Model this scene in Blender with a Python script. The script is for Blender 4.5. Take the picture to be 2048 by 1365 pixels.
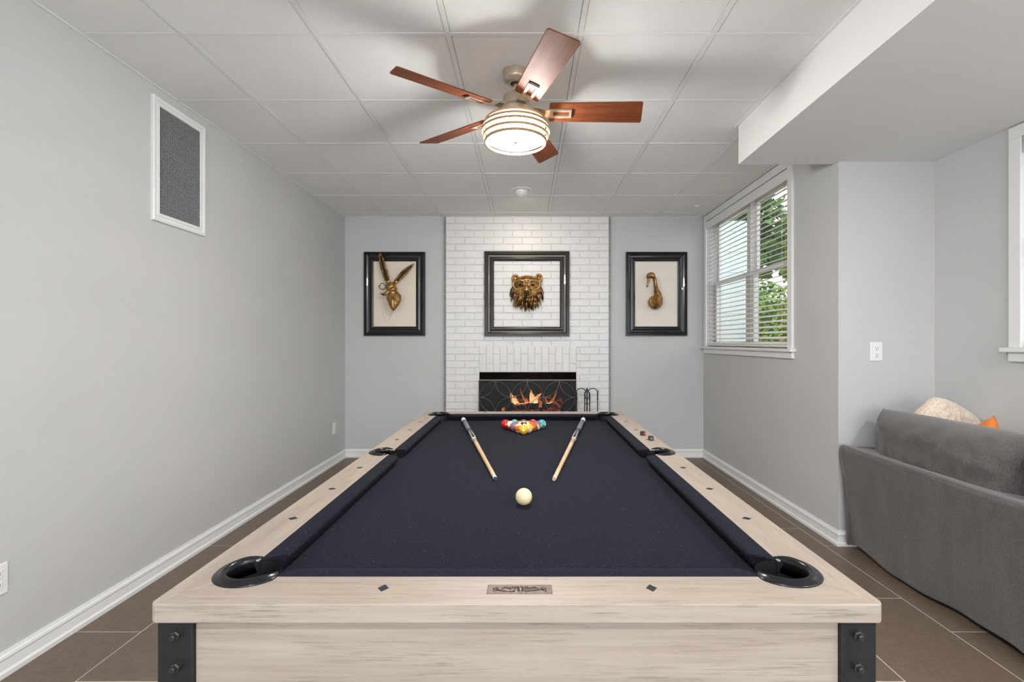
import bpy, bmesh, math, random
from mathutils import Vector, Matrix, noise
random.seed(7)
PI = math.pi
S = bpy.context.scene
for o in list(bpy.data.objects): bpy.data.objects.remove(o)
COL = S.collection

# ------------------------------------------------------------------ camera
EYE = 1.314
cd = bpy.data.cameras.new('camera'); cam = bpy.data.objects.new('camera', cd); COL.objects.link(cam)
cam.location = (0, 0, EYE); cam.rotation_euler = (PI/2, 0, 0)
cd.sensor_width = 36; cd.lens = 955/2048*36
cd.shift_x = -28/2048; cd.shift_y = 1.5/2048; cd.clip_start = .02; cd.clip_end = 200
S.camera = cam
# ------------------------------------------------------------------ world
W = bpy.data.worlds.new('overcast_sky'); S.world = W; W.use_nodes = True
bg = W.node_tree.nodes['Background']; bg.inputs[0].default_value = (.86, .93, 1, 1); bg.inputs[1].default_value = 1.45
S.view_settings.view_transform = 'Standard'; S.view_settings.look = 'None'
S.view_settings.gamma = 1; S.view_settings.use_curve_mapping = False
S.view_settings.exposure = 0.95
def light(name, kind, loc, rot, energy, color=(1,1,1), **k):
    d = bpy.data.lights.new(name, kind); d.energy = energy; d.color = color
    for a, v in k.items(): setattr(d, a, v)
    o = bpy.data.objects.new(name, d); COL.objects.link(o); o.location = loc; o.rotation_euler = rot
    return o
# daylight from the lounge windows on the right; rear and overhead fills are added, unseen
light('rear_fill', 'AREA', (.2, -3.9, 1.35), (PI/2, 0, 0), 52, (.93, .965, 1), shape='RECTANGLE', size=4.2, size_y=2.2)  # soft fill added behind the camera, no real window known there
light('daylight_lounge_windows', 'AREA', (2.60, -.9, 1.75), (PI/2, 0, PI/2), 12, (.94, .97, 1), shape='RECTANGLE', size=3.4, size_y=1.3)
light('overhead_fill_near', 'AREA', (-.05, -.55, 2.70), (0, 0, 0), 25, (.97, .98, 1), shape='DISK', size=.22)  # added unseen lamp, lights the near table from above and in front
light('overhead_fill_rear', 'AREA', (-.3, -2.2, 2.70), (0, 0, 0), 12, (.97, .98, 1), shape='DISK', size=.4)  # added to brighten the room from the rear, no fixture there
light('overhead_fill_lounge', 'AREA', (2.0, .3, 2.46), (0, 0, 0), 18, (.97, .98, 1), shape='DISK', size=.3)  # extra overhead light added on the sofa side, without a fixture

# ------------------------------------------------------------------ helpers
def link(name, me, mat, parent=None, smooth=False):
    me.name = name
    if mat is not None: me.materials.append(mat)
    if smooth:
        for p in me.polygons: p.use_smooth = True
    o = bpy.data.objects.new(name, me); COL.objects.link(o)
    if parent is not None:
        o.parent = parent
        off = Vector(parent.get('_o', (0, 0, 0)))
        me.transform(Matrix.Translation(-off))
        o['_o'] = tuple(off)
    return o
def obj(name, bm, mat, parent=None, smooth=False, bevel=0, seg=2):
    bmesh.ops.recalc_face_normals(bm, faces=bm.faces)
    me = bpy.data.meshes.new(name); bm.to_mesh(me); bm.free()
    o = link(name, me, mat, parent, smooth)
    if bevel:
        m = o.modifiers.new('bevel', 'BEVEL'); m.width = bevel; m.segments = seg; m.limit_method = 'ANGLE'; m.angle_limit = .6
    return o
def thing(name, label, cat, loc, group=None):
    o = bpy.data.objects.new(name, None); COL.objects.link(o); o.location = loc; o.empty_display_size = .05
    o['label'] = label; o['category'] = cat; o['_o'] = tuple(loc)
    if group: o['group'] = group
    return o
def tag(o, label, cat, group=None, kind=None):
    o['label'] = label; o['category'] = cat
    if group: o['group'] = group
    if kind: o['kind'] = kind
    return o
def struct(o, label=None):
    o['kind'] = 'structure'
    if label: o['label'] = label
    return o
def sroot(name, label=None):
    o = bpy.data.objects.new(name, None); COL.objects.link(o); o['kind'] = 'structure'; o['_o'] = (0, 0, 0)
    if label: o['label'] = label
    return o
def B(): return bmesh.new()
def box(bm, x0, x1, y0, y1, z0, z1):
    v = [bm.verts.new((x, y, z)) for z in (z0, z1) for y in (y0, y1) for x in (x0, x1)]
    for f in ((0,2,3,1),(4,5,7,6),(0,1,5,4),(2,6,7,3),(0,4,6,2),(1,3,7,5)): bm.faces.new([v[i] for i in f])
    return bm
def prism(bm, pts, z0, z1):
    """polygon in xy (ccw), extruded z0..z1"""
    a = [bm.verts.new((p[0], p[1], z0)) for p in pts]; b = [bm.verts.new((p[0], p[1], z1)) for p in pts]
    bm.faces.new(a[::-1]); bm.faces.new(b)
    n = len(pts)
    for i in range(n): bm.faces.new((a[i], a[(i+1) % n], b[(i+1) % n], b[i]))
    return bm
def loft(bm, rings, closed=False, cap=True):
    """rings: lists of points, each a closed loop"""
    R = [[bm.verts.new(p) for p in r] for r in rings]; n = len(R[0])
    m = len(R) if closed else len(R)-1
    for i in range(m):
        a, b = R[i], R[(i+1) % len(R)]
        for j in range(n): bm.faces.new((a[j], a[(j+1) % n], b[(j+1) % n], b[j]))
    if cap and not closed:
        bm.faces.new(R[0][::-1]); bm.faces.new(R[-1])
    return bm
def lathe(bm, prof, c=(0, 0, 0), n=32, cap=True):
    rings = [[(c[0]+r*math.cos(2*PI*i/n), c[1]+r*math.sin(2*PI*i/n), c[2]+z) for i in range(n)] for r, z in prof]
    return loft(bm, rings, cap=cap)
def tube(bm, pts, rad, n=8, closed=False, flat=None, up=None):
    pts = [Vector(p) for p in pts]; N = len(pts)
    if not hasattr(rad, '__len__'): rad = [rad]*N
    rings = []; up = Vector(up) if up else None
    for i, p in enumerate(pts):
        if closed: t = pts[(i+1) % N]-pts[i-1]
        else: t = pts[min(i+1, N-1)]-pts[max(i-1, 0)]
        t.normalize()
        if up is None:
            up = Vector((0, 0, 1)) if abs(t.z) < .9 else Vector((0, 1, 0))
        s = t.cross(up).normalized(); u = s.cross(t).normalized(); up = u
        a, b = (rad[i], rad[i]) if flat is None else (rad[i], rad[i]*flat)
        rings.append([tuple(p+s*(a*math.cos(2*PI*k/n))+u*(b*math.sin(2*PI*k/n))) for k in range(n)])
    return loft(bm, rings, closed=closed)
def ball(bm, c, r, seg=24, rings=14, rot=None):
    if not hasattr(r, '__len__'): r = (r, r, r)
    M = Matrix.Translation(c) @ (rot.to_4x4() if rot else Matrix.Identity(4)) @ Matrix.Diagonal((*r, 1))
    bmesh.ops.create_uvsphere(bm, u_segments=seg, v_segments=rings, radius=1, matrix=M)
    return bm
def extr_y(bm, prof, y0, y1):      # prof in (x,z)
    return loft(bm, [[(p[0], y0, p[1]) for p in prof], [(p[0], y1, p[1]) for p in prof]])
def extr_x(bm, prof, x0, x1):      # prof in (y,z)
    return loft(bm, [[(x0, p[0], p[1]) for p in prof], [(x1, p[0], p[1]) for p in prof]])

# ------------------------------------------------------------------ materials
class NT:
    def __init__(s, name):
        s.m = bpy.data.materials.new(name); s.m.use_nodes = True; s.t = s.m.node_tree
        s.b = s.t.nodes['Principled BSDF']
    def n(s, t, **k):
        q = s.t.nodes.new(t)
        for a, v in k.items():
            if a in q.inputs.keys() if hasattr(q.inputs, 'keys') else False: q.inputs[a].default_value = v
            else: setattr(q, a, v)
        return q
    def l(s, a, b): s.t.links.new(a, b)
    def coords(s, scale=(1,1,1), kind='Object'):
        c = s.n('ShaderNodeTexCoord'); m = s.n('ShaderNodeMapping'); m.inputs['Scale'].default_value = scale
        s.l(c.outputs[kind], m.inputs[0]); return m.outputs[0]
    def noise(s, vec, scale, detail=3, rough=.5):
        q = s.n('ShaderNodeTexNoise'); q.inputs['Scale'].default_value = scale; q.inputs['Detail'].default_value = detail
        q.inputs['Roughness'].default_value = rough; s.l(vec, q.inputs['Vector']); return q.outputs[0]
    def ramp(s, fac, stops):
        q = s.n('ShaderNodeValToRGB'); e = q.color_ramp.elements
        while len(e) < len(stops): e.new(.5)
        for el, (p, c) in zip(e, stops): el.position = p; el.color = (*c, 1)
        s.l(fac, q.inputs[0]); return q.outputs[0]
    def mix(s, fac, a, b, blend='MIX'):
        q = s.n('ShaderNodeMix'); q.data_type = 'RGBA'; q.blend_type = blend
        for sock, v in ((q.inputs[0], fac), (q.inputs[6], a), (q.inputs[7], b)):
            if hasattr(v, 'is_linked'): s.l(v, sock)
            else: sock.default_value = v if not isinstance(v, tuple) else (*v, 1)[:4]
        return q.outputs[2]
    def bump(s, h, strength=.2, dist=.01):
        q = s.n('ShaderNodeBump'); q.inputs['Strength'].default_value = strength; q.inputs['Distance'].default_value = dist
        s.l(h, q.inputs['Height']); s.l(q.outputs[0], s.b.inputs['Normal'])
    def col(s, c):
        if isinstance(c, tuple): s.b.inputs['Base Color'].default_value = (*c, 1)
        else: s.l(c, s.b.inputs['Base Color'])
    def set(s, **k):
        for a, v in k.items(): s.b.inputs[a.replace('_', ' ')].default_value = v
        return s
def plain(name, c, rough=.5, metal=0, var=.04, vscale=30, bump=0, bscale=200, **k):
    t = NT(name); v = t.coords()
    d = tuple(max(0, x*(1-var)) for x in c); e = tuple(min(1, x*(1+var)) for x in c)
    t.col(t.ramp(t.noise(v, vscale), [(.3, d), (.7, e)])); t.set(Roughness=rough, Metallic=metal, **k)
    if bump: t.bump(t.noise(v, bscale, 2), bump, .002)
    return t.m
def wood(name, axis, c0, c1, cd, rough=.45, scale=1.0, dark=.45, coat=0):
    t = NT(name)
    def sc(a, l):
        v = [a*scale]*3; v[axis] = l*scale; return t.coords(tuple(v))
    n1 = t.noise(sc(240, 9), 1.0, 4, .7); n2 = t.noise(sc(26, 1.2), 1, 5, .65); n3 = t.noise(sc(90, 4), 1, 3, .6)
    base = t.ramp(n2, [(.32, c0), (.68, c1)])
    streak = t.ramp(n1, [(dark-.07, (1, 1, 1)), (dark+.05, (0, 0, 0))])
    patch = t.ramp(t.noise(sc(30, 5), 1, 4, .7), [(.46, (0, 0, 0)), (.66, (1, 1, 1))])
    f = t.mix(1.0, streak, patch, 'MULTIPLY')
    fm = t.n('ShaderNodeMath', operation='MULTIPLY'); t.l(f, fm.inputs[0]); fm.inputs[1].default_value = .55
    fine = t.ramp(n3, [(.35, (.90, .89, .88)), (.6, (1, 1, 1))])
    t.col(t.mix(1.0, t.mix(fm.outputs[0], base, cd), fine, 'MULTIPLY')); t.set(Roughness=rough)
    if coat: t.set(Coat_Weight=coat, Coat_Roughness=.15)
    t.bump(n1, .10, .001)
    return t.m
M = {}
M['wall'] = plain('grey_wall_paint', (.56, .56, .555), .7, var=.015, vscale=2, bump=.05, bscale=260)
M['wallr'] = plain('pale_grey_wall_paint', (.56, .56, .555), .7, var=.015, vscale=2, bump=.05, bscale=260)
M['soffit'] = plain('soffit_white_paint', (.82, .815, .805), .7, var=.01, vscale=2)
M['trim'] = plain('white_trim_paint', (.80, .80, .79), .32, var=.01)
M['outlet'] = plain('white_outlet_plastic', (.82, .82, .80), .3, var=.01)
M['slot'] = plain('dark_slot', (.03, .03, .03), .6)
M['brick'] = plain('white_painted_brick', (.78, .765, .755), .38, var=.03, vscale=8, bump=.5, bscale=60)
M['mortar'] = plain('white_painted_mortar', (.66, .65, .64), .5, var=.03, vscale=12, bump=.4, bscale=90)
M['caulk'] = plain('grey_rough_edge', (.25, .26, .26), .8, var=.25, vscale=40)
M['grid'] = plain('white_ceiling_grid', (.84, .84, .83), .4, var=.01)
def ceil_mat():
    t = NT('ceiling_tile_texture'); v = t.coords(); n = t.noise(v, 150, 3, .6)
    t.col(t.ramp(t.noise(v, 3), [(.3, (.87, .868, .86)), (.7, (.90, .898, .89))])); t.set(Roughness=.9)
    t.bump(n, .55, .006); return t.m
M['ctile'] = ceil_mat()
def floor_mat():
    t = NT('brown_linen_floor_tile'); a = t.noise(t.coords((14, 220, 1)), 1, 3); b = t.noise(t.coords((160, 16, 1)), 1, 3)
    f = t.n('ShaderNodeMath', operation='ADD'); t.l(a, f.inputs[0]); t.l(b, f.inputs[1])
    h = t.n('ShaderNodeMath', operation='MULTIPLY'); t.l(f.outputs[0], h.inputs[0]); h.inputs[1].default_value = .5
    t.col(t.ramp(h.outputs[0], [(.35, (.112, .079, .056)), (.65, (.185, .136, .099))])); t.set(Roughness=.42)
    t.bump(h.outputs[0], .1, .001); return t.m
M['ftile'] = floor_mat()
M['grout'] = plain('pale_grout', (.62, .56, .47), .8)
PW = ((.335, .277, .226), (.39, .333, .277), (.14, .115, .095))
M['oakx'] = wood('whitewashed_oak_x', 0, *PW, rough=.45, dark=.46)
M['oaky'] = wood('whitewashed_oak_y', 1, *PW, rough=.45, dark=.44)
def felt():
    t = NT('navy_black_felt'); v = t.coords(); n = t.noise(v, 260, 3, .8)
    base = t.ramp(n, [(.3, (.002, .0023, .0045)), (.66, (.0175, .0185, .027))])
    sp = t.ramp(t.noise(v, 170, 1, .3), [(.74, (0, 0, 0)), (.80, (1, 1, 1))])
    t.col(t.mix(sp, base, (.06, .06, .07))); t.set(Roughness=.95, Sheen_Weight=.04, Sheen_Roughness=.5); t.set(Specular_IOR_Level=.12)
    t.b.inputs['Sheen Tint'].default_value = (.35, .38, .5, 1)
    t.bump(n, .25, .002); return t.m
M['felt'] = felt()
M['pocket'] = plain('black_pocket_leather', (.008, .0085, .010), .22, var=.2, Specular_IOR_Level=.4)
M['hole'] = plain('pocket_liner_black', (.004, .004, .005), .6)
M['iron'] = plain('black_steel', (.018, .018, .020), .45, metal=.3, var=.15, bump=.1)
M['bolt'] = plain('dark_bolt_steel', (.05, .05, .052), .4, metal=.6)
M['pewter'] = plain('antique_pewter', (.15, .12, .105), .35, metal=.85, var=.25, vscale=120)
M['nickel'] = plain('brushed_champagne_nickel', (.52, .43, .33), .35, metal=.55, var=.05, vscale=80)
M['bladew'] = [wood('mahogany_blade', 0, (.13, .034, .014), (.24, .075, .03), (.06, .015, .007), .5, 1.4, .5, .05)]
def emis(name, c, s, base=(.9, .9, .9)):
    t = NT(name); t.col(base); t.b.inputs['Emission Color'].default_value = (*c, 1); t.b.inputs['Emission Strength'].default_value = s
    n = t.noise(t.coords(), 12); r = t.ramp(n, [(.2, tuple(x*.95 for x in c)), (.8, c)]); t.l(r, t.b.inputs['Emission Color'])
    t.set(Roughness=.4); return t.m
def opal():
    t = NT('lit_opal_glass'); e = t.n('ShaderNodeEmission'); e.inputs['Strength'].default_value = 2.2
    n = t.noise(t.coords(), 12); t.l(t.ramp(n, [(.2, (.95, .76, .48)), (.8, (1, .82, .55))]), e.inputs['Color'])
    tr = t.n('ShaderNodeBsdfTransparent'); tr.inputs[0].default_value = (1, .99, .97, 1); mx = t.n('ShaderNodeAddShader')
    t.l(tr.outputs[0], mx.inputs[0]); t.l(e.outputs[0], mx.inputs[1]); t.l(mx.outputs[0], t.t.nodes['Material Output'].inputs[0]); return t.m
M['lampglass'] = opal()
M['frame'] = plain('black_lacquer_frame', (.007, .007, .009), .25, var=.03, Coat_Weight=.2)
M['framemid'] = plain('bronze_black_lacquer_frame', (.035, .026, .02), .3, metal=.2, var=.03, Coat_Weight=.3)
M['goldlip'] = plain('antique_gold_lip', (.16, .12, .085), .35, metal=.5)
M['board'] = plain('cream_backing_board', (.84, .745, .62), .75, var=.02, vscale=5)
M['boardr'] = plain('pale_cream_backing_board', (.80, .735, .65), .75, var=.02, vscale=5)
def bronze():
    t = NT('antique_gold_bronze'); v = t.coords(); n = t.noise(v, 22, 4, .6)
    t.col(t.ramp(n, [(.32, (.12, .06, .022)), (.52, (.42, .225, .07)), (.72, (.70, .43, .16))]))
    t.set(Metallic=.75, Roughness=.36); t.bump(t.noise(v, 90, 3), .25, .004); return t.m
M['bronze'] = bronze()
M['bronzed'] = plain('dark_bronze', (.05, .03, .016), .45, metal=.7, var=.3)
M['gold'] = plain('pale_gold_wire', (.60, .42, .18), .3, metal=.8)
M['soot'] = plain('soot_black_firebox', (.008, .008, .008), .9, var=.3, bump=.3, bscale=40)
M['log'] = plain('charred_log', (.035, .018, .012), .9, var=.5, vscale=25, bump=.8, bscale=70)
def ember():
    t = NT('glowing_ember_wood'); v = t.coords(); n = t.noise(v, 26, 4, .6)
    t.col((.02, .01, .008)); r = t.ramp(n, [(.48, (0, 0, 0)), (.6, (.5, .03, .004)), (.75, (1, .18, .03))])
    t.l(r, t.b.inputs['Emission Color']); t.b.inputs['Emission Strength'].default_value = 1.1; t.set(Roughness=.9); return t.m
M['ember'] = ember()
def flame(name, lo, hi, s, alpha=.85):
    t = NT(name); c = t.n('ShaderNodeTexCoord'); sp = t.n('ShaderNodeSeparateXYZ'); t.l(c.outputs['Generated'], sp.inputs[0])
    r = t.ramp(sp.outputs[2], [(.0, hi), (.45, tuple((a+b)/2 for a, b in zip(lo, hi))), (1, lo)])
    t.l(r, t.b.inputs['Emission Color']); t.b.inputs['Emission Strength'].default_value = s; t.col((0, 0, 0)); t.set(Alpha=alpha, Roughness=1)
    return t.m
M['flame_w'] = flame('bright_flame', (1, .30, .05), (1, .72, .38), 1.6)
M['flame_o'] = flame('orange_flame', (.5, .07, .01), (1, .30, .07), 1.0, .7)
def meshscreen():
    t = NT('fine_black_wire_mesh'); tr = t.n('ShaderNodeBsdfTransparent'); mx = t.n('ShaderNodeMixShader')
    t.col((.03, .03, .034)); t.set(Roughness=.6); mx.inputs[0].default_value = .42
    t.l(tr.outputs[0], mx.inputs[1]); t.l(t.b.outputs[0], mx.inputs[2]); t.l(mx.outputs[0], t.t.nodes['Material Output'].inputs[0]); return t.m
M['wiremesh'] = meshscreen()
M['screen'] = plain('dark_grey_iron', (.05, .05, .052), .5, metal=.4)
M['scroll'] = plain('grey_iron_scroll', (.16, .15, .145), .45, metal=.5)
M['slat'] = plain('white_wood_slat', (.80, .775, .72), .4, var=.02)
M['vent'] = plain('grey_eggcrate_grille', (.30, .30, .30), .5, var=.05)
M['ventback'] = plain('dark_duct', (.035, .035, .035), .8)
def glass():
    t = NT('window_glass'); tr = t.n('ShaderNodeBsdfTransparent'); g = t.n('ShaderNodeBsdfGlossy'); g.inputs['Roughness'].default_value = .02
    mx = t.n('ShaderNodeMixShader'); mx.inputs[0].default_value = .06
    t.l(tr.outputs[0], mx.inputs[1]); t.l(g.outputs[0], mx.inputs[2]); t.l(mx.outputs[0], t.t.nodes['Material Output'].inputs[0]); return t.m
M['glass'] = glass()
M['lens'] = M['glass']
def fabric(name, c, var=.18, sc=300, sheen=.3):
    t = NT(name); v = t.coords(); n = t.noise(t.coords((1, 1, 1)), sc, 2, .7); m = t.noise(v, 4, 4)
    a = t.ramp(n, [(.3, tuple(x*(1-var) for x in c)), (.7, tuple(x*(1+var) for x in c))])
    b = t.ramp(m, [(.3, (.82, .80, .80)), (.7, (1, 1, 1))])
    t.col(t.mix(1.0, a, b, 'MULTIPLY')); t.set(Roughness=.95, Sheen_Weight=sheen); t.bump(n, .3, .002); return t.m
def sofamat():
    t = NT('charcoal_slipcover'); n = t.noise(t.coords((1, 1, .35)), 260, 3, .8); m = t.noise(t.coords((1, 1, .3)), 9, 4, .6)
    a = t.ramp(n, [(.28, (.060, .055, .052)), (.72, (.165, .152, .145))]); b = t.ramp(m, [(.3, (.78, .74, .74)), (.7, (1, 1, 1))])
    t.col(t.mix(1.0, a, b, 'MULTIPLY')); t.set(Roughness=.95, Sheen_Weight=.3); t.bump(n, .4, .002); return t.m
M['sofa'] = sofamat()
M['sherpa'] = plain('cream_sherpa', (.72, .60, .48), .95, var=.22, vscale=110, bump=1.0, bscale=160, Sheen_Weight=.5)
M['orange'] = plain('orange_cotton', (.72, .22, .045), .85, var=.1, vscale=40)
M['tipblue'] = plain('dark_blue_cue_tip', (.03, .045, .09), .8)
M['ferrule'] = plain('white_ferrule', (.8, .78, .74), .3)
M['maple'] = wood('maple_shaft', 1, (.62, .40, .22), (.72, .50, .30), (.5, .3, .15), .25, 1, .4, .3)
M['wrap'] = plain('grey_linen_wrap', (.13, .15, .18), .6, var=.3, vscale=300)
M['cuedark'] = plain('dark_cue_forearm', (.045, .04, .04), .25, var=.3)
M['chalkd'] = plain('dark_chalk_paper', (.035, .03, .03), .7)
M['chalkr'] = plain('red_chalk_label', (.55, .06, .09), .6)
M['chalkg'] = plain('grey_chalk_face', (.17, .20, .22), .9)

_b = M['bladew'][0].node_tree.nodes['Principled BSDF']; _b.inputs['Specular IOR Level'].default_value = .12; _b.inputs['Coat Weight'].default_value = 0
# ------------------------------------------------------------------ room shell
XL, XR, YB, XR2, YF = -2.057, 2.017, 5.427, 2.637, 3.082
ZC, ZS, YR = 2.729, 2.477, -3.6       # ceiling, soffit underside, rear wall
SX, SY = 1.392, 3.128                  # soffit left face and far end
# floor with single tiles
fl = struct(obj('floor', box(B(), XL-.1, 3.0, YR-.1, YB+.1, -.1, -.0008), M['grout']), 'brown linen-look tile floor with thin pale grout lines')
fl['_o'] = (0, 0, 0)
TW, TL, G = .4583, .914, .0048
offs = [.334, .017, .617]
tilemesh = {}
k = 0
x = -2.2003
while x < XR2:
    y = offs[k % 3]-TL*5
    while y < YB:
        x0, x1 = max(x+G/2, XL), min(x+TW-G/2, XR2+.02)
        y0, y1 = max(y+G/2, YR), min(y+TL-G/2, YB)
        if x1-x0 > .02 and y1-y0 > .02:
            obj('floor_tile', box(B(), x0, x1, y0, y1, -.02, 0), M['ftile'], fl)
        y += TL
    x += TW; k += 1
# walls
struct(obj('wall_left', box(B(), XL-.15, XL, YR, YB+.15, 0, ZC+.3), M['wall']), 'long plain grey wall with the return vent')
bw = B(); box(bw, XL-.15, -.905, YB, YB+.15, 0, ZC+.3); box(bw, .936, XR+.15, YB, YB+.15, 0, ZC+.3)
struct(obj('wall_back', bw, M['wall']), 'grey back wall on both sides of the brick chimney')
WZ0, WZ1 = 1.262, 2.665               # window opening heights (stool top, head)
def wall_with_window(name, x0, x1, ya, yb, oy0, oy1, z0, z1, mat, label, ztop):
    b = B(); box(b, x0, x1, ya, oy0, 0, ztop); box(b, x0, x1, oy1, yb, 0, ztop)
    box(b, x0, x1, oy0, oy1, 0, z0); box(b, x0, x1, oy0, oy1, z1, ztop)
    return struct(obj(name, b, mat), label)
wall_with_window('wall_right', XR, XR+.15, YF+.15, YB, 3.66, 5.31, WZ0, 2.651, M['wall'], 'grey wall holding the wide blind-covered window', ZC+.3)
struct(obj('wall_return', box(B(), XR, XR2+.15, YF, YF+.15, 0, ZC+.3), M['wall']), 'short pale wall behind the sofa end')
wall_with_window('wall_side', XR2, XR2+.15, YR, YF, .75, 2.53, WZ0+.02, ZS-.075, M['wallr'], 'pale wall beside the sofa with a second window', ZC+.3)
rw = B(); box(rw, XL, -1.7, YR-.15, YR, 0, ZC+.3); box(rw, 2.2, XR2+.15, YR-.15, YR, 0, ZC+.3); box(rw, -1.7, 2.2, YR-.15, YR, 2.35, ZC+.3)
struct(obj('wall_rear', rw, M['wallr']), 'wall behind the camera with a wide opening added to let light in')  # opening put in so sky and rear fill light can enter
# soffit
struct(obj('ceiling_soffit', box(B(), SX, XR2, YR, SY, ZS, ZC+.3), M['soffit']), 'boxed white bulkhead along the right side')
# ceiling grid
ce = struct(obj('ceiling', box(B(), XL, XR+.1, YR, YB, ZC+.03, ZC+.3), M['ctile']), 'suspended ceiling of textured white square tiles')
ce['_o'] = (0, 0, 0)
tx = [-.359+.61*i for i in range(-2, 4)]
ty = [2.2+.607*i for i in range(-10, 6)]
xs = [XL]+tx+[XR]; ys = [YR]+[y for y in ty if y > YR+.05]+[YB]
tcache = {}
for i in range(len(xs)-1):
    for j in range(len(ys)-1):
        x0, x1, y0, y1 = xs[i]+.0142, xs[i+1]-.0142, ys[j]+.0142, ys[j+1]-.0142
        if y0 < SY-.05:
            if x0 > SX-.05 and y1 < SY+.05: continue
            if x1 > SX and y1 < SY+.1: x1 = min(x1, SX)
        zz = ZC+.0025+random.uniform(-.0006, .0006)
        key = (round(x1-x0, 3), round(y1-y0, 3))
        if key not in tcache:
            b = box(B(), 0, x1-x0, 0, y1-y0, 0, .014); me = bpy.data.meshes.new('ceiling_tile')
            bmesh.ops.recalc_face_normals(b, faces=b.faces); b.to_mesh(me); b.free(); me.materials.append(M['ctile']); tcache[key] = me
        o = bpy.data.objects.new('ceiling_tile', tcache[key]); COL.objects.link(o); o.parent = ce; o.location = (x0, y0, zz)
def tee(x0, x1, y0, y1, dz=0):
    obj('grid_runner', box(B(), x0, x1, y0, y1, ZC+dz, ZC+.03), M['grid'], ce)
for x in tx:
    tee(x-.012, x+.012, SY if x > SX else YR, YB)
for y in ys[1:-1]:
    for i in range(len(xs)-1):
        x0, x1 = xs[i]+.012, xs[i+1]-.012
        if y < SY:
            if x0 > SX: continue
            x1 = min(x1, SX)
        tee(x0, x1, y-.012, y+.012, .0006)
tee(XL, XL+.018, YR, YB, -.001); tee(XL+.018, XR, YB-.018, YB, -.001); tee(SX-.02, SX, YR, SY, -.001); tee(SX-.02, XR, SY, SY+.02, -.001); tee(XR-.02, XR, SY+.02, YB-.018, -.001)
# baseboards : profile (d from wall, z)
BP = [(0, 0), (.022, 0), (.022, .018), (.014, .026), (.012, .062), (.016, .070), (.014, .080), (.008, .086), (.006, .095), (0, .095)]
def base(name, ring0, ring1, label):
    struct(obj(name, loft(B(), [ring0, ring1]), M['trim'], smooth=False), label)
base('baseboard_left', [(XL+d, YR, z) for d, z in BP], [(XL+d, YB-d, z) for d, z in BP], 'white moulded baseboard under the long left wall')
base('baseboard_back', [(XL+d, YB-d, z) for d, z in BP], [(-.91, YB-d, z) for d, z in BP], 'white baseboard on the back wall left of the chimney')
base('baseboard_back_right', [(.94, YB-d, z) for d, z in BP], [(XR-d, YB-d, z) for d, z in BP], 'white baseboard on the back wall right of the chimney')
base('baseboard_right', [(XR-d, YB-d, z) for d, z in BP], [(XR-d, YF-d, z) for d, z in BP], 'white moulded baseboard under the window wall')
base('baseboard_return', [(XR-d, YF-d, z) for d, z in BP], [(XR2-d, YF-d, z) for d, z in BP], 'white baseboard behind the sofa end')
base('baseboard_side', [(XR2-d, YF-d, z) for d, z in BP], [(XR2-d, YR, z) for d, z in BP], 'white baseboard under the second window')

# ------------------------------------------------------------------ brick chimney
YC = 5.387
FX0, FX1, FZ = -.527, .567, .970
ch = sroot('wall_chimney', 'white painted brick chimney breast around the fireplace')
b = B(); ym = YC+.006
box(b, -.905, FX0, ym, YB+.1, 0, ZC+.02); box(b, FX1, .936, ym, YB+.1, 0, ZC+.02); box(b, FX0, FX1, ym, YB+.1, FZ, ZC+.02)
obj('mortar_bed', b, M['mortar'], ch)
b = B(); box(b, -.925, -.9055, YC+.004, YB, 0, ZC-.002); box(b, .9365, .954, YC+.004, YB, 0, ZC-.002)
obj('edge_strip', b, M['caulk'], ch)
def brick(x0, x1, z0, z1, dest=None):
    g = .0035; d = random.uniform(-.0025, .0025); t = random.uniform(-.0012, .0012)
    bb = dest if dest is not None else B()
    v = []
    for yy, s in ((YC+d, .0035), (YC+.02, 0)):
        for (px, pz) in ((x0+g+s, z0+g+s), (x1-g-s, z0+g+s), (x1-g-s, z1-g-s), (x0+g+s, z1-g-s)):
            v.append(bb.verts.new((px+random.uniform(-.001, .001), yy+(t if px < (x0+x1)/2 else -t)*(yy < YC+.01), pz+random.uniform(-.0012, .0012))))
    bb.faces.new(v[3::-1])
    for i in range(4): bb.faces.new((v[i], v[(i+1) % 4], v[4+(i+1) % 4], v[4+i]))
    if dest is None: obj('brick', bb, M['brick'], ch)
CH, BL = .0776, .216
hidden = B(); nb = 0
ztop = ZC-.004
r = 0
z = ztop
def zpx(py): return EYE+(684-py)*YC/955
SB1, SB0 = zpx(690), FZ           # soldier band
while z > .02:
    z0 = max(z-CH, 0)
    off = -.905 - (BL/2 if r % 2 == 0 else .0) + .0
    x = off
    while x < .936:
        x0, x1 = max(x, -.905), min(x+BL, .936)
        segs = [(x0, x1)]
        lim = None
        if (z0+z)/2 < SB1:
            segs = [(a, c) for a, c in ((x0, min(x1, FX0)), (max(x0, FX1), x1)) if c-a > .012]
        for a, c in segs:
            if c-a > .018:
                if z < .50: brick(a, c, z0, z, hidden)
                else: brick(a, c, z0, z); nb += 1
        x += BL
    z -= CH; r += 1
# soldier bricks over the opening
n = 14; w = (FX1-FX0)/n; top = SB1
for i in range(n):
    x0 = FX0+i*w; cuts = [top, top-(.105 if i % 2 == 0 else .22), FZ] if i % 2 == 0 else [top, FZ+.12, FZ]
    cuts = [top, FZ+(.205 if i % 2 == 0 else .095), FZ+.001]
    for a, c in zip(cuts[1:], cuts[:-1]): brick(x0, x0+w, a, c); nb += 1
o = obj('hidden_brick', hidden, M['brick'], ch); o.name = 'low_brick'; o['kind'] = 'stuff'
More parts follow.
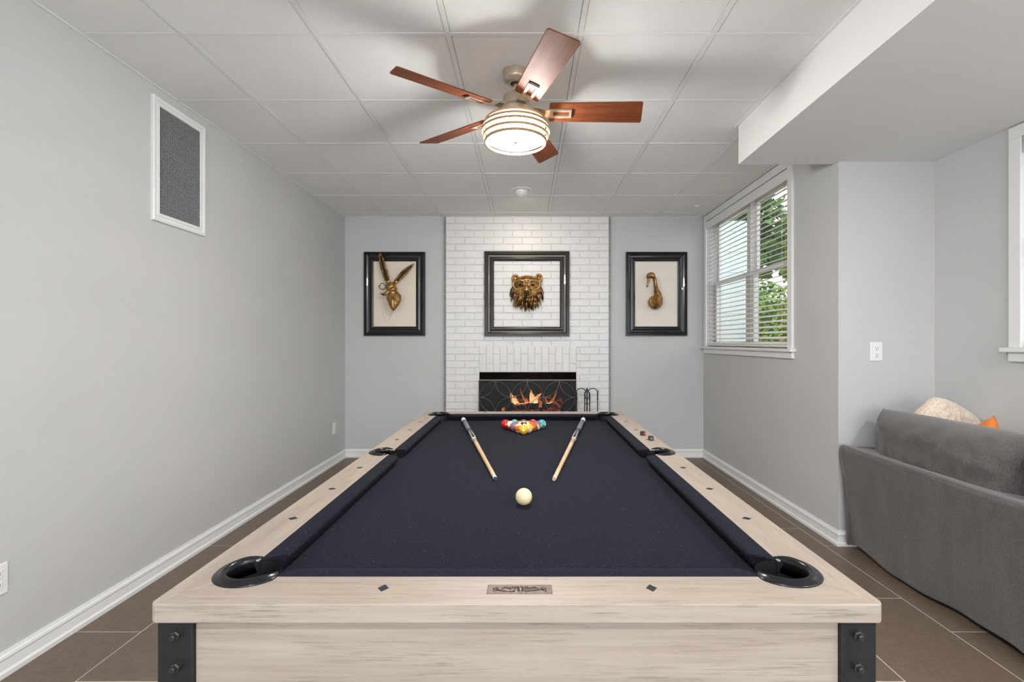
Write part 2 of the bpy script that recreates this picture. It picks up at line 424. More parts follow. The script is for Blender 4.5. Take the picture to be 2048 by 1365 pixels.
# firebox
b = B(); box(b, FX0-.02, FX0, YC+.02, 6.0, 0, FZ+.02); box(b, FX1, FX1+.02, YC+.02, 6.0, 0, FZ+.02); box(b, FX0, FX1, 5.98, 6.0, 0, FZ+.02)
box(b, FX0, FX1, YC+.02, 6.0, FZ, FZ+.02); box(b, FX0, FX1, YC+.02, 6.0, .0, .02)
obj('firebox', b, M['soot'], ch)

# ------------------------------------------------------------------ windows and blinds
def window(num, X, y0, y1, zs, zt, label, blabel):
    """casing outer y0..y1 on wall plane X (room on -X side); zs stool top, zt casing top"""
    c = .065; r = sroot('window_%d' % num, label)
    def bb(n, *a, m='trim', bev=.003): return obj(n, box(B(), *a), M[m], r, bevel=bev)
    bb('casing', X-.018, X+.002, y0, y0+c, zs, zt-c); bb('casing', X-.018, X+.002, y1-c, y1, zs, zt-c)
    bb('head_casing', X-.018, X+.002, y0, y1, zt-c, zt)
    bb('stool', X-.045, X+.13, y0-.025, y1+.025 if y1 < YB-.07 else YB-.003, zs-.024, zs)
    bb('apron', X-.02, X+.002, y0-.005, y1, zs-.075, zs-.024)
    ia, ib, it = y0+c, y1-c, zt-c
    bb('jamb', X+.002, X+.15, ia-.012, ia, zs, it); bb('jamb', X+.002, X+.15, ib, ib+.012, zs, it); bb('jamb', X+.002, X+.15, ia, ib, it-.001, it+.012)
    ym = (ia+ib)/2; xf = X+.085
    bb('mullion', xf-.01, X+.15, ym-.035, ym+.035, zs, it)
    zm = (zs+it)/2
    for a, d in ((ia, ym-.035), (ym+.035, ib)):
        for lo, hi, xo in ((zs, zm+.018, 0), (zm-.018, it, .03)):
            s = obj('sash', box(box(box(box(B(), xf+xo, xf+xo+.028, a, a+.045, lo, hi), xf+xo, xf+xo+.028, d-.045, d, lo, hi), xf+xo, xf+xo+.028, a+.045, d-.045, lo, lo+(.055 if lo == zs else .036)), xf+xo, xf+xo+.028, a+.045, d-.045, hi-(.036 if lo == zs else .05), hi), M['trim'], r)
            obj('pane', box(B(), xf+xo+.012, xf+xo+.016, a+.045, d-.045, lo+.036, hi-.036), M['glass'], s)
    # blind
    t = thing('window_blind', blabel, 'blind', (X+.03, (ia+ib)/2, it))
    g = .012
    obj('valance', box(B(), X-.012, X+.004, ia+g-.004, ib-g+.004, it-.088, it-.006), M['trim'], t, bevel=.003)
    obj('headrail', box(B(), X+.006, X+.058, ia+g, ib-g, it-.05, it-.004), M['slat'], t)
    zb = zs+.03
    obj('bottom_rail', box(B(), X+.008, X+.056, ia+g, ib-g, zb-.022, zb-.002), M['slat'], t, bevel=.004)
    nsl = int((it-.095-zb)/.0445); st = (it-.095-zb)/nsl
    b = B(); rings = []
    for yy in (0, ib-ia-2*g):
        rr = [(-.025, yy, -.004), (-.012, yy, -.0005), (0, yy, .0008), (.012, yy, -.0005), (.025, yy, -.004), (.025, yy, -.001), (.012, yy, .0025), (0, yy, .0038), (-.012, yy, .0025), (-.025, yy, -.001)]
        rings.append([(p[0]*.985, p[1], p[2]+p[0]*.30) for p in rr])
    loft(b, rings); bmesh.ops.recalc_face_normals(b, faces=b.faces); me = bpy.data.meshes.new('slat'); b.to_mesh(me); b.free(); me.materials.append(M['slat'])
    for i in range(nsl):
        o = bpy.data.objects.new('slat', me); COL.objects.link(o); o.parent = t
        o.location = Vector((X+.032, ia+g, zb+.012+i*st))-Vector(t['_o'])
    for f in (.07, .36, .64, .93):
        yy = ia+(ib-ia)*f; b = B()
        for xx in (X+.006, X+.058): tube(b, [(xx, yy, zb), (xx, yy, it-.05)], .0011, 5)
        obj('ladder_cord', b, M['slat'], t)
    b = B(); tube(b, [(X-.004, ia+.05, it-.09), (X-.004, ia+.05, it-.72)], .0016, 5); tube(b, [(X-.004, ia+.066, it-.09), (X-.004, ia+.066, it-.2)], .0016, 5)
    obj('pull_cord', b, M['gold'], t)
    for yy, zz in ((ia+.05, it-.735), (ia+.066, it-.215)): obj('cord_tassel', lathe(B(), [(.002, .03), (.007, .02), (.009, .005), (.006, 0)], (X-.004, yy, zz), 10), M['maple'], t, smooth=True)
    return r
window(1, XR, 3.594, 5.378, WZ0, 2.716, 'wide white double window on the right wall beyond the table', 'white slatted blind in the wide window beside the duck picture')
window(2, XR2, .70, 2.594, WZ0+.02, ZS-.008, 'white window at the right edge above the sofa', 'white slatted blind in the window above the sofa')

# ------------------------------------------------------------------ pool table
TX, TY = -.018, 2.2265
HW, HL, ZT, ZB = .7208, 1.2925, .800, .757      # half size outer, rail top, bed cloth
RW, CU = .112, .050
tb = thing('pool_table', 'large pool table with whitewashed oak rails and dark navy felt', 'pool table', (TX, TY, 0))
CPR = .054; cpx, cpy = HW-.128, HL-.142           # corner pocket centres (abs offset)
SPR = .050; spx = HW-.086
def corner_arc(sx, sy, a0, a1, n=10, r=CPR):
    return [(TX+sx*cpx+r*math.cos(a0+(a1-a0)*i/n), TY+sy*cpy+r*math.sin(a0+(a1-a0)*i/n)) for i in range(n+1)]
ro = .012
def rail_end(sy):
    """far/near rail polygon, mitred at the corners"""
    P = []
    yo, yi = TY+sy*HL, TY+sy*(HL-RW)
    # start outer left corner -> outer right corner -> miter -> pocket arc -> inner edge -> pocket arc -> miter
    P += [(TX-HW+ro*.35, yo-sy*ro*.35), (TX-HW+ro, yo), (TX+HW-ro, yo), (TX+HW-ro*.35, yo-sy*ro*.35)]
    # angles for right pocket (centre +cpx, sy*cpy)
    aout = math.atan2(sy*1, 1)
    yrel = (yi-(TY+sy*cpy)); a_in = math.asin(max(-1, min(1, yrel/CPR)))
    a_in = PI-a_in if sy > 0 else -PI-a_in
    # go from outward diagonal through the end direction to the inner edge
    P += corner_arc(1, sy, aout, a_in if sy > 0 else a_in, 12)
    aoutl = PI-aout if sy > 0 else -PI-aout
    a_inl = PI-a_in if sy > 0 else -PI-a_in
    P += corner_arc(-1, sy, a_inl, aoutl, 12)
    return P
def rail_side(sx):
    P = []
    xo, xi = TX+sx*HW, TX+sx*(HW-RW)
    P += [(xo-sx*ro*.35, TY-HL+ro*.35), (xo, TY-HL+ro), (xo, TY+HL-ro), (xo-sx*ro*.35, TY+HL-ro*.35)]
    xrel = xi-(TX+sx*cpx)
    ai = math.acos(max(-1, min(1, xrel/CPR)))      # inner edge angle magnitude
    if sx > 0:
        P += corner_arc(1, 1, PI/4, -ai, 12)
        P += corner_arc(1, -1, ai, -PI/4, 12)
    else:
        P += corner_arc(-1, 1, 3*PI/4, 2*PI-(2*PI-ai) if False else 2*PI-ai, 12) if False else corner_arc(-1, 1, 3*PI/4, 2*PI-ai, 12)
        P += corner_arc(-1, -1, -(2*PI-ai), -3*PI/4, 12)
    # side pocket notch inserted between the two arcs
    idx = 4+13
    c = TX+sx*spx; xr = xi-c
    a = math.acos(max(-1, min(1, xr/SPR)))
    if sx > 0: arc = [(c+SPR*math.cos(t), TY+SPR*math.sin(t)) for t in [a-2*a*i/14 for i in range(15)]]
    else:
        arc = [(c+SPR*math.cos(t), TY+SPR*math.sin(t)) for t in [a+(2*PI-2*a)*i/14 for i in range(15)]]
    return P[:idx]+arc+P[idx:]
for sy in (-1, 1): obj('end_rail', prism(B(), rail_end(sy), ZT-.0375, ZT), M['oakx'], tb, bevel=.002)
for sx in (-1, 1): obj('side_rail', prism(B(), rail_side(sx), ZT-.0375, ZT), M['oaky'], tb, bevel=.002)
# cloth bed with pocket cut-outs
NX, NY = HW-RW+.004, HL-RW+.004
def cloth():
    P = []
    for sx, sy, a0 in ((1, -1, 0), (1, 1, PI/2), (-1, 1, PI), (-1, -1, 3*PI/2)):
        cx, cy = TX+sx*cpx, TY+sy*cpy; r = CPR+.006
        # points where the circle meets the bed edges, traversed ccw through the inside
        pts = []
        for i in range(0, 73):
            t = 2*PI*i/72; px, py = cx+r*math.cos(t), cy+r*math.sin(t)
            if abs(px-TX) <= NX and abs(py-TY) <= NY: pts.append((px, py))
        mid = math.atan2(-sy, -sx)
        pts.sort(key=lambda p: -((math.atan2(p[1]-cy, p[0]-cx)-mid+PI) % (2*PI)))
        if sx > 0 and sy > 0 or sx < 0 and sy < 0: pass
        P += pts
        if sx == 1 and sy == -1 or sx == -1 and sy == 1:
            c = TX+sx*spx
            q = [(c+SPR*1.05*math.cos(2*PI*i/48), TY+SPR*1.05*math.sin(2*PI*i/48)) for i in range(48)]
            q = [p for p in q if abs(p[0]-TX) <= NX]
            q.sort(key=lambda p: sx*p[1]); P += q
    return P
cp = cloth()
obj('bed_cloth', prism(B(), cp, ZB-.012, ZB), M['felt'], tb)
b = B(); box(b, TX-HW+.1, TX+HW-.1, TY-HL+.24, TY+HL-.24, ZB-.05, ZB-.0125); obj('slate', b, M['hole'], tb)
# pocket liners
for sx in (-1, 1):
    for sy in (-1, 1):
        b = B(); lathe(b, [(CPR-.001, ZT-.004), (CPR-.002, ZB-.03), (CPR-.012, ZB-.09), (.005, ZB-.1)], (TX+sx*cpx, TY+sy*cpy, 0), 28, cap=False)
        obj('pocket_cup', b, M['hole'], tb, smooth=True)
    b = B(); lathe(b, [(SPR-.001, ZT-.004), (SPR-.002, ZB-.03), (SPR-.012, ZB-.09), (.005, ZB-.1)], (TX+sx*spx, TY, 0), 28, cap=False)
    obj('pocket_cup', b, M['hole'], tb, smooth=True)
# cushions (inner edge of wood -> nose)
def cushion(p0, p1, inn, e0, e1):
    """p0,p1 on the wood inner edge; inn = inward unit; e0,e1 = shortening of the nose at each end"""
    p0, p1, inn = Vector(p0), Vector(p1), Vector(inn); d = (p1-p0).normalized()
    prof = [(0, ZT-.0005, 0), (CU*.82, ZT-.003, .82), (CU, ZT-.008, 1), (CU, ZT-.0135, 1), (CU*.62, ZB+.0005, .62), (0, ZB+.0005, 0)]
    prof = [(-.002, ZT-.0005, 0), (CU*.55, ZT-.0015, .55), (CU*.9, ZT-.004, .9), (CU, ZT-.009, 1), (CU*.97, ZT-.015, .97), (CU*.62, ZB+.0005, .62), (-.002, ZB+.0005, 0)]
    rings = []
    for base_, e, s in ((p0, e0, 1), (p1, e1, -1)):
        rings.append([(base_.x+inn.x*a+d.x*s*e*f, base_.y+inn.y*a+d.y*s*e*f, z) for a, z, f in prof])
    b = B()
    # insert rounded ends
    r0, r1 = rings
    loft(b, [r0, r1]); return obj('cushion', b, M['felt'], tb, bevel=.003)
xi, yi = HW-RW, HL-RW
gy = HL-.142-.035; gx = HW-.128-.035
gc = .052
for sy in (-1, 1): cushion((TX-gx+.012, TY+sy*yi, 0), (TX+gx-.012, TY+sy*yi, 0), (0, -sy, 0), .047, .047)
for sx in (-1, 1):
    cushion((TX+sx*xi, TY-gy+.012, 0), (TX+sx*xi, TY-SPR-.004, 0), (-sx, 0, 0), .047, .014)
    cushion((TX+sx*xi, TY+SPR+.004, 0), (TX+sx*xi, TY+gy-.012, 0), (-sx, 0, 0), .014, .047)
# pocket irons : U-shaped rounded flanges
def iron(cx, cy, mid, span, r0, n=30):
    rings = []
    for i in range(n+1):
        f = -1+2*i/n; a = mid+f*span; e = abs(f)
        ext = max(0, e-.74)/.26
        tap = 1-.82*max(0, (e-.78)/.22)**1.5
        ri = r0-.002+.006*ext*ext; w = .027*tap+.003; h = .0095*(1-.55*ext)
        ca, sa = math.cos(a), math.sin(a)
        prof = [(ri-.002, -.03), (ri, -.002), (ri+w*.12, h*.75), (ri+w*.32, h), (ri+w*.5, h*.82), (ri+w*.62, h*.45), (ri+w*.86, h*.36), (ri+w, 0.0005), (ri+w*.6, -.006), (ri+w*.25, -.02)]
        rings.append([(cx+q*ca, cy+q*sa, ZT+z) for q, z in prof])
    return obj('pocket_iron', loft(B(), rings), M['pocket'], tb, smooth=True)
for sx in (-1, 1):
    for sy in (-1, 1): iron(TX+sx*cpx, TY+sy*cpy, math.atan2(sy, sx), math.radians(121), CPR)
    iron(TX+sx*spx, TY, 0 if sx > 0 else PI, math.radians(108), SPR)
# rail sights
def sight(x, y, lx, ly):
    obj('rail_sight', prism(B(), [(x-lx, y), (x, y-ly), (x+lx, y), (x, y+ly)], ZT-.001, ZT+.0007), M['iron'], tb)
for kx in (-1, 1):
    sight(TX+kx*.2795, TY-HL+.0615, .0115, .014); sight(TX+kx*.2795, TY+HL-.0615, .0115, .014)
sight(TX, TY+HL-.0615, .0115, .014)
for sx in (-1, 1):
    for kk in (-3, -2, -1, 1, 2, 3): sight(TX+sx*(HW-.0615), TY+kk*.2794, .014, .0115)
# nameplate with relief scrollwork
npx, npy = TX+.005, TY-HL+.056
pl = obj('nameplate', box(B(), npx-.067, npx+.067, npy-.018, npy+.018, ZT-.001, ZT+.0012), M['pewter'], tb, bevel=.0008)
b = B()
for s in (-1, 1):
    tube(b, [(npx+s*(.01+.045*f), npy-.006+.007*math.sin(f*3.1)*s*.3+.008*f*f-.002, ZT+.002) for f in [i/10 for i in range(11)]], [.0022-.0012*i/10 for i in range(11)], 6)
    for i in range(6): ball(b, (npx+s*(.008+.0055*i), npy+.004+.002*math.sin(i*2.1), ZT+.0015), (.0034, .0042-.0004*i, .0022), 10, 6)
    for i in range(4):
        a = s*(.3+.5*i); tube(b, [(npx+s*.047, npy-.003, ZT+.0015), (npx+s*(.047+.008*math.cos(a)), npy-.003+.009*math.sin(.5+.9*i-1.2), ZT+.0018)], [.002, .0012], 6)
ball(b, (npx, npy+.005, ZT+.0015), (.006, .005, .003), 12, 8); ball(b, (npx+.002, npy-.005, ZT+.0015), (.007, .006, .003), 12, 8)
obj('relief_ornament', b, M['pewter'], pl, smooth=True)
# apron
oh = .010
b = B(); box(b, TX-HW+oh+.07, TX+HW-oh-.07, TY-HL+oh+.008, TY-HL+oh+.035, .50, ZT-.0375); obj('end_apron', b, M['oakx'], tb, bevel=.002)
b = B(); box(b, TX-HW+oh+.07, TX+HW-oh-.07, TY+HL-oh-.035, TY+HL-oh-.010, .50, ZT-.0375); obj('end_apron', b, M['oakx'], tb, bevel=.002)
for sx in (-1, 1):
    xa, xb = sorted((TX+sx*(HW-oh-.010), TX+sx*(HW-oh-.035)))
    obj('side_apron', box(B(), xa, xb, TY-HL+oh+.07, TY+HL-oh-.07, .50, ZT-.0375), M['oaky'], tb, bevel=.002)
# black steel angle legs with bolts
for sx in (-1, 1):
    for sy in (-1, 1):
        X0, Y0 = TX+sx*(HW-oh), TY+sy*(HL-oh); w, t = .070, .012
        P = [(X0, Y0), (X0-sx*w, Y0), (X0-sx*w, Y0-sy*t), (X0-sx*t, Y0-sy*t), (X0-sx*t, Y0-sy*w), (X0, Y0-sy*w)]
        lg = obj('leg', prism(B(), P, 0, ZT-.0376), M['iron'], tb, bevel=.002)
        for zz in (.737, .674, .58, .53):
            b = B()
            bx, by = X0-sx*.041, Y0
            n = 6; rr = .0105
            def hexr(yy, r, nn=6): return [(bx+r*math.cos(2*PI*i/nn+.3), yy, zz+r*math.sin(2*PI*i/nn+.3)) for i in range(nn)]
            loft(b, [hexr(by-sy*.001, .0108, 12), hexr(by+sy*.002, .0108, 12)])
            loft(b, [hexr(by+sy*.002, .0098), hexr(by+sy*.010, .0098), hexr(by+sy*.0115, .008)])
            loft(b, [hexr(by+sy*.011, .0055, 12), hexr(by+sy*.017, .0055, 12), hexr(by+sy*.018, .0045, 12)])
            obj('bolt', b, M['bolt'], lg)
for ya in (TY-HL+.09, TY+HL-.13): obj('cross_beam', box(B(), TX-HW+.09, TX+HW-.09, ya, ya+.04, .52, .60), M['iron'], tb)

# ------------------------------------------------------------------ balls
BR = .0286
def ballmat(name, c, kind):
    t = NT(name); cc = t.n('ShaderNodeTexCoord'); sp = t.n('ShaderNodeSeparateXYZ'); t.l(cc.outputs['Object'], sp.inputs[0])
    iv = (.80, .68, .46)
    if kind == 'solid': base = None
    if kind == 'cue': t.col(t.ramp(t.noise(t.coords(), 40), [(.3, (.78, .64, .39)), (.7, (.83, .70, .46))]))
    else:
        base = c
        if kind == 'stripe':
            a = t.n('ShaderNodeMath', operation='ABSOLUTE'); t.l(sp.outputs[2], a.inputs[0])
            g = t.n('ShaderNodeMath', operation='GREATER_THAN'); t.l(a.outputs[0], g.inputs[0]); g.inputs[1].default_value = .0155
            base = t.mix(g.outputs[0], c, iv)
        # number disc with a dark ring on +x
        def r2(ax):
            cmb = t.n('ShaderNodeCombineXYZ'); t.l(sp.outputs[1], cmb.inputs[1]); t.l(sp.outputs[2], cmb.inputs[2])
            ln = t.n('ShaderNodeVectorMath', operation='LENGTH'); t.l(cmb.outputs[0], ln.inputs[0]); return ln.outputs['Value']
        d = r2(0)
        def step(v, thr, op='LESS_THAN'):
            q = t.n('ShaderNodeMath', operation=op); t.l(v, q.inputs[0]); q.inputs[1].default_value = thr; return q.outputs[0]
        col = t.mix(step(d, .0098), base, (.03, .025, .02))
        col = t.mix(step(d, .0086), col, iv)
        t.col(col)
    t.set(Roughness=.1, Coat_Weight=.3); return t.m
YEL, ORG, RED, MAU, BRN, TEA, BLK, GRN = (.80, .42, .012), (.62, .13, .012), (.55, .008, .012), (.20, .11, .20), (.40, .10, .018), (.035, .34, .31), (.008, .008, .008), (.24, .14, .11)
ballme = bpy.data.meshes.new('pool_ball'); b = B(); ball(b, (0, 0, 0), BR, 32, 20); b.to_mesh(ballme); b.free()
for p in ballme.polygons: p.use_smooth = True
def digit(o, txt, rad=BR):
    cu = bpy.data.curves.new('number', 'FONT'); cu.body = txt; cu.size = .0125 if len(txt) == 1 else .0095; cu.align_x = 'CENTER'; cu.align_y = 'CENTER'; cu.extrude = .0001
    tmp = bpy.data.objects.new('tmp', cu); COL.objects.link(tmp); dg = bpy.context.evaluated_depsgraph_get()
    me = bpy.data.meshes.new_from_object(tmp.evaluated_get(dg)); bpy.data.objects.remove(tmp); me.name = 'number'; me.materials.clear(); me.materials.append(M['slot'])
    q = bpy.data.objects.new('number', me); COL.objects.link(q); q.parent = o
    q.rotation_euler = (PI/2, 0, PI/2); q.location = (rad+.0001, 0, 0)
def pool_ball(x, y, kind, c, rot, label, num=None):
    me = ballme.copy(); me.name = 'pool_ball'
    me.materials.append(ballmat('ball_'+label.split(' ball')[0].replace(' ', '_'), c, kind))
    o = bpy.data.objects.new('cue_ball' if kind == 'cue' else 'pool_ball', me); COL.objects.link(o)
    o.location = (x, y, ZB+BR); o.rotation_euler = [math.radians(a) for a in rot]
    tag(o, label, 'ball', None if kind == 'cue' else 'racked pool balls')
    if num: digit(o, num)
pool_ball(-.0075, 1.6275, 'cue', (.8, .7, .45), (0, 0, 0), 'ivory white cue ball alone in the middle of the felt')
rack = [
 [('solid', YEL, (0, 0, 90), 'solid yellow pool ball at the near point of the rack', '1')],
 [('stripe', ORG, (0, -12, -63), 'orange striped pool ball left of the front yellow ball', '13'), ('stripe', YEL, (20, -28, -105), 'yellow striped pool ball right of the front yellow ball', '9')],
 [('solid', MAU, (0, -10, 120), 'dusty purple solid pool ball on the left side of the rack', '4'), ('solid', BLK, (0, -40, -80), 'black pool ball in the centre of the rack', '8'), ('solid', BRN, (0, 0, 80), 'brown orange solid pool ball on the right side of the rack', '7')],
 [('stripe', RED, (55, 10, 20), 'white pool ball with red stripe low, beside the red ball', '11'), ('solid', ORG, (0, -45, -70), 'orange solid pool ball behind the purple ball', '5'), ('stripe', ORG, (-30, 40, 80), 'cream pool ball behind the black ball with a hidden stripe', '15'), ('stripe', MAU, (60, 0, 150), 'purple striped pool ball beside the teal ball', '12')],
 [('solid', RED, (20, 10, 150), 'bright red pool ball at the left back corner of the rack', '3'), ('stripe', TEA, (-35, 20, 40), 'green striped pool ball in the back row beside the red ball', '14'), ('solid', GRN, (0, 30, 90), 'greyish brown pool ball in the middle of the back row', '2'), ('stripe', RED, (40, -20, 190), 'red striped pool ball in the back row beside the teal ball', '10'), ('solid', TEA, (30, 0, 140), 'teal pool ball at the right back corner of the rack', '6')]]
for i, row in enumerate(rack):
    for j, (kd, c, rt, lb, nm) in enumerate(row):
        pool_ball(-.0145+(j-i/2)*(2*BR+.001), 2.865+i*.0500, kd, c, rt, lb, nm)

# ------------------------------------------------------------------ cues
def cue(tip, butt, label, tipm):
    t = Vector((tip[0], tip[1], ZB+.0085)); q = Vector((butt[0], butt[1], ZB+.0165)); L = (q-t).length
    e = thing('pool_cue', label, 'cue', (q.x, q.y, ZB), 'pool cues on the felt')
    def r(f): return .0080+.0080*f
    def seg(name, f0, f1, m, extra=0, n=2):
        pts = [t.lerp(q, f0+(f1-f0)*i/n) for i in range(n+1)]
        return obj(name, tube(B(), pts, [r(f0+(f1-f0)*i/n)+extra for i in range(n+1)], 20), M[m], e, smooth=False)
    a = [seg('tip', 0, .008, tipm, -.0006), seg('ferrule', .008, .026, 'ferrule'), seg('shaft', .026, .52, 'maple', 0, 6), seg('joint_ring', .52, .53, 'ferrule', .0004), seg('forearm', .53, .72, 'cuedark', 0, 3), seg('wrap', .72, .93, 'wrap', .0003, 3), seg('butt_cap', .93, .99, 'ferrule'), seg('bumper', .99, 1.0, 'hole', -.003)]
    # pale points on the forearm
    b = B()
    for k in range(4):
        ang = PI/4+k*PI/2; d = (q-t).normalized(); s = d.cross(Vector((0, 0, 1))).normalized(); u = s.cross(d)
        rr = [t.lerp(q, f)+(s*math.cos(ang)+u*math.sin(ang))*(r(f)+.0003) for f in (.53, .60, .68)]
        tube(b, rr, [.0022, .0016, .0003], 6, flat=.3)
    obj('inlay_point', b, M['ferrule'], e)
    for o in a:
        for p in o.data.polygons: p.use_smooth = len(p.vertices) == 4
cue((-.1207, 1.905), (-.440, 3.335), 'pool cue lying left on the felt with dark blue tip', 'tipblue')
cue((.112, 1.905), (.402, 3.335), 'pool cue lying right on the felt with bare pale tip', 'maple')

# ------------------------------------------------------------------ chalk
def chalk(x, y, label, rot):
    o = thing('chalk_cube', label, 'chalk', (x, y, ZT)); s = .0115
    obj('body', box(B(), x-s, x+s, y-s, y+s, ZT+.0002, ZT+2*s), M['chalkd'], o, bevel=.0012)
    if rot:
        obj('paper_label', box(B(), x+s-.001, x+s+.0006, y-s+.001, y+s-.001, ZT+.002, ZT+2*s-.002), M['chalkr'], o)
    else:
        b = B(); loft(b, [[(x+.006*math.cos(2*PI*i/16), yy, ZT+s+.006*math.sin(2*PI*i/16)) for i in range(16)] for yy in (y-s-.0005, y-s+.002)]); obj('chalk_face', b, M['chalkg'], o)
    o.rotation_euler.z = math.radians(-36 if rot else 3)
chalk(.640, 2.617, 'dark chalk cube with red paper side on the right rail', True)
chalk(.650, 2.485, 'dark chalk cube with grey round face on the right rail', False)

# ------------------------------------------------------------------ ceiling fan
FX, FY = -.054, 2.507
fan = thing('ceiling_fan', 'five-blade ceiling fan with mahogany blades and lit drum light', 'ceiling fan', (FX, FY, ZC))
def F(z): return EYE+z
def lat(name, prof, m, parent=fan, n=40, cap=True): return obj(name, lathe(B(), [(r, F(z)) for r, z in prof], (FX, FY, 0), n, cap), M[m], parent, smooth=True)
def flatten(o, ang=.6):
    md = o.modifiers.new('edge', 'EDGE_SPLIT'); md.split_angle = ang; return o
flatten(lat('canopy', [(.066, 1.4149), (.066, 1.380), (.062, 1.370), (.046, 1.358), (.040, 1.354), (.028, 1.354), (.028, 1.37)], 'nickel'))
lat('hanger_ball', [(.004, 1.345), (.018, 1.350), (.026, 1.362), (.026, 1.372)], 'bolt')
lat('downrod', [(.0135, 1.38), (.0135, 1.29)], 'nickel', n=20)
flatten(lat('motor_housing', [(.012, 1.315), (.024, 1.312), (.030, 1.302), (.036, 1.298), (.064, 1.285), (.067, 1.280), (.067, 1.236), (.072, 1.232), (.088, 1.215), (.100, 1.205), (.100, 1.185), (.14, 1.166), (.153, 1.160), (.153, 1.153), (.10, 1.150), (.02, 1.150)], 'nickel'))
for k in range(5):
    th = math.radians(.3+72*k); u = Vector((math.cos(th), math.sin(th), 0)); v = Vector((-math.sin(th), math.cos(th), 0))
    zb = F(1.205); tp = math.tan(math.radians(16.5))
    def P(r, s, dz=0): return Vector((FX, FY, zb+dz-s*tp))+u*r+v*s
    # blade outline with rounded corners
    def outline():
        pts = []
        for (r, s, a0) in ((.655, -.071, -90), (.672, .067, 0), (.176, .061, 90), (.176, -.061, 180)):
            cr = .012; cr2 = cr*(1 if s > 0 else 1)
            ccx = r-cr if r > .4 else r+cr; ccy = s-cr if s > 0 else s+cr
            for i in range(5):
                a = math.radians(a0+90*i/4); pts.append((ccx+cr*math.cos(a), ccy+cr*math.sin(a)))
        return pts
    ol = outline()
    # blade mesh in local axis so that the grain runs along it
    b = B(); loft(b, [[(p[0], p[1], -.0025-p[1]*tp) for p in ol], [(p[0], p[1], .0035-p[1]*tp) for p in ol]])
    bmesh.ops.recalc_face_normals(b, faces=b.faces); me = bpy.data.meshes.new('blade'); b.to_mesh(me); b.free(); me.materials.append(M['bladew'][0])
    bl = bpy.data.objects.new('blade', me); COL.objects.link(bl); bl.parent = fan; bl.location = (0, 0, zb-ZC); bl.rotation_euler = (0, 0, th); bl['_o'] = (0, 0, 0)
    # blade iron: rectangular open bracket under the blade + arm
    def lp(r, s, dz): return (r, s, dz-s*tp)
    b = B()
    def plate(r0, r1, s0, s1, z0=-.010, z1=-.003):
        loft(b, [[lp(r0, s0, z0), lp(r1, s0, z0), lp(r1, s1, z0), lp(r0, s1, z0)], [lp(r0, s0, z1), lp(r1, s0, z1), lp(r1, s1, z1), lp(r0, s1, z1)]])
    plate(.180, .292, -.026, -.015); plate(.180, .292, .015, .026); plate(.281, .292, -.015, .015); plate(.180, .196, -.015, .015)
    loft(b, [[(.06, -.024, .012), (.06, .024, .012), (.06, .024, .020), (.06, -.024, .020)], [(.115, -.026, .010), (.115, .026, .010), (.115, .026, .018), (.115, -.026, .018)],
             [lp(.150, -.025, -.006), lp(.150, .025, -.006), lp(.150, .025, .001), lp(.150, -.025, .001)], [lp(.182, -.025, -.010), lp(.182, .025, -.010), lp(.182, .025, -.003), lp(.182, -.025, -.003)]])
    obj('blade_iron', b, M['nickel'], bl)
    b = B(); plate(.290, .300, -.022, .022, -.007, -.0024); obj('iron_pad', b, M['slot'], bl)
lat('lamp_drum', [(.10, 1.1495), (.140, 1.146), (.150, 1.128), (.156, 1.103), (.150, 1.076), (.146, 1.060), (.140, 1.054), (.001, 1.051)], 'lampglass')
M['ringm'] = plain('satin_bronze_ring', (.40, .25, .13), .5, metal=.2)
def ring(r, z, w=.006, h=.0125, name='lamp_ring'):
    prof = [(-w/2, -h/2), (w/2, -h/2), (w/2, h/2), (-w/2, h/2)]
    rings = [[(FX+(r+a)*math.cos(t), FY+(r+a)*math.sin(t), F(z+d)) for a, d in prof] for t in [2*PI*i/56 for i in range(56)]]
    return obj(name, loft(B(), rings, closed=True), M['ringm'], fan)
for r, z in ((.161, 1.048), (.169, 1.076), (.176, 1.103), (.170, 1.128), (.157, 1.152)): ring(r, z)
b = B()
for k in range(3):
    a = math.radians(205+120*k)
    tube(b, [(FX+r*math.cos(a), FY+r*math.sin(a), F(z)) for r, z in ((.151, 1.155), (.165, 1.128), (.170, 1.103), (.163, 1.076), (.156, 1.046))], .0016, 6)
obj('ring_wire', b, M['bolt'], fan)
lat('finial', [(.001, 1.043), (.008, 1.044), (.010, 1.048), (.004, 1.052)], 'nickel', n=16)

light('fan_bulbs', 'POINT', (FX, FY, F(1.108)), (0, 0, 0), 58, (.99, .995, 1), shadow_soft_size=.10)
# ------------------------------------------------------------------ eyeball spot, sprinkler
EX, EYY = -.042, 4.46
eb = thing('eyeball_spotlight', 'white recessed eyeball spotlight in the ceiling aimed at the bear', 'light', (EX, EYY, ZC))
flatten(obj('trim_ring', lathe(B(), [(.098, ZC+.006), (.098, ZC-.001), (.094, ZC-.005), (.072, ZC-.008), (.066, ZC-.004), (.066, ZC+.006)], (EX, EYY, 0), 40, cap=False), M['trim'], eb, smooth=True))
bm_ = B(); ball(bm_, (EX, EYY, ZC-.006), .064, 32, 18)
for f in [f for f in bm_.faces if f.calc_center_median().z > ZC+.005]: bm_.faces.remove(f)
obj('eyeball', bm_, M['trim'], eb, smooth=True)
aim = Vector((.02, 5.39, 1.45)); lp0 = Vector((EX, EYY+.062, ZC-.050))
d = (aim-lp0).normalized()
q1 = d.orthogonal().normalized(); q2 = d.cross(q1).normalized()
obj('lamp_face', loft(B(), [[tuple(lp0-d*dd+q1*(.03*math.cos(2*PI*i/20))+q2*(.03*math.sin(2*PI*i/20))) for i in range(20)] for dd in (.012, .016)]), M['lampglass'], eb)
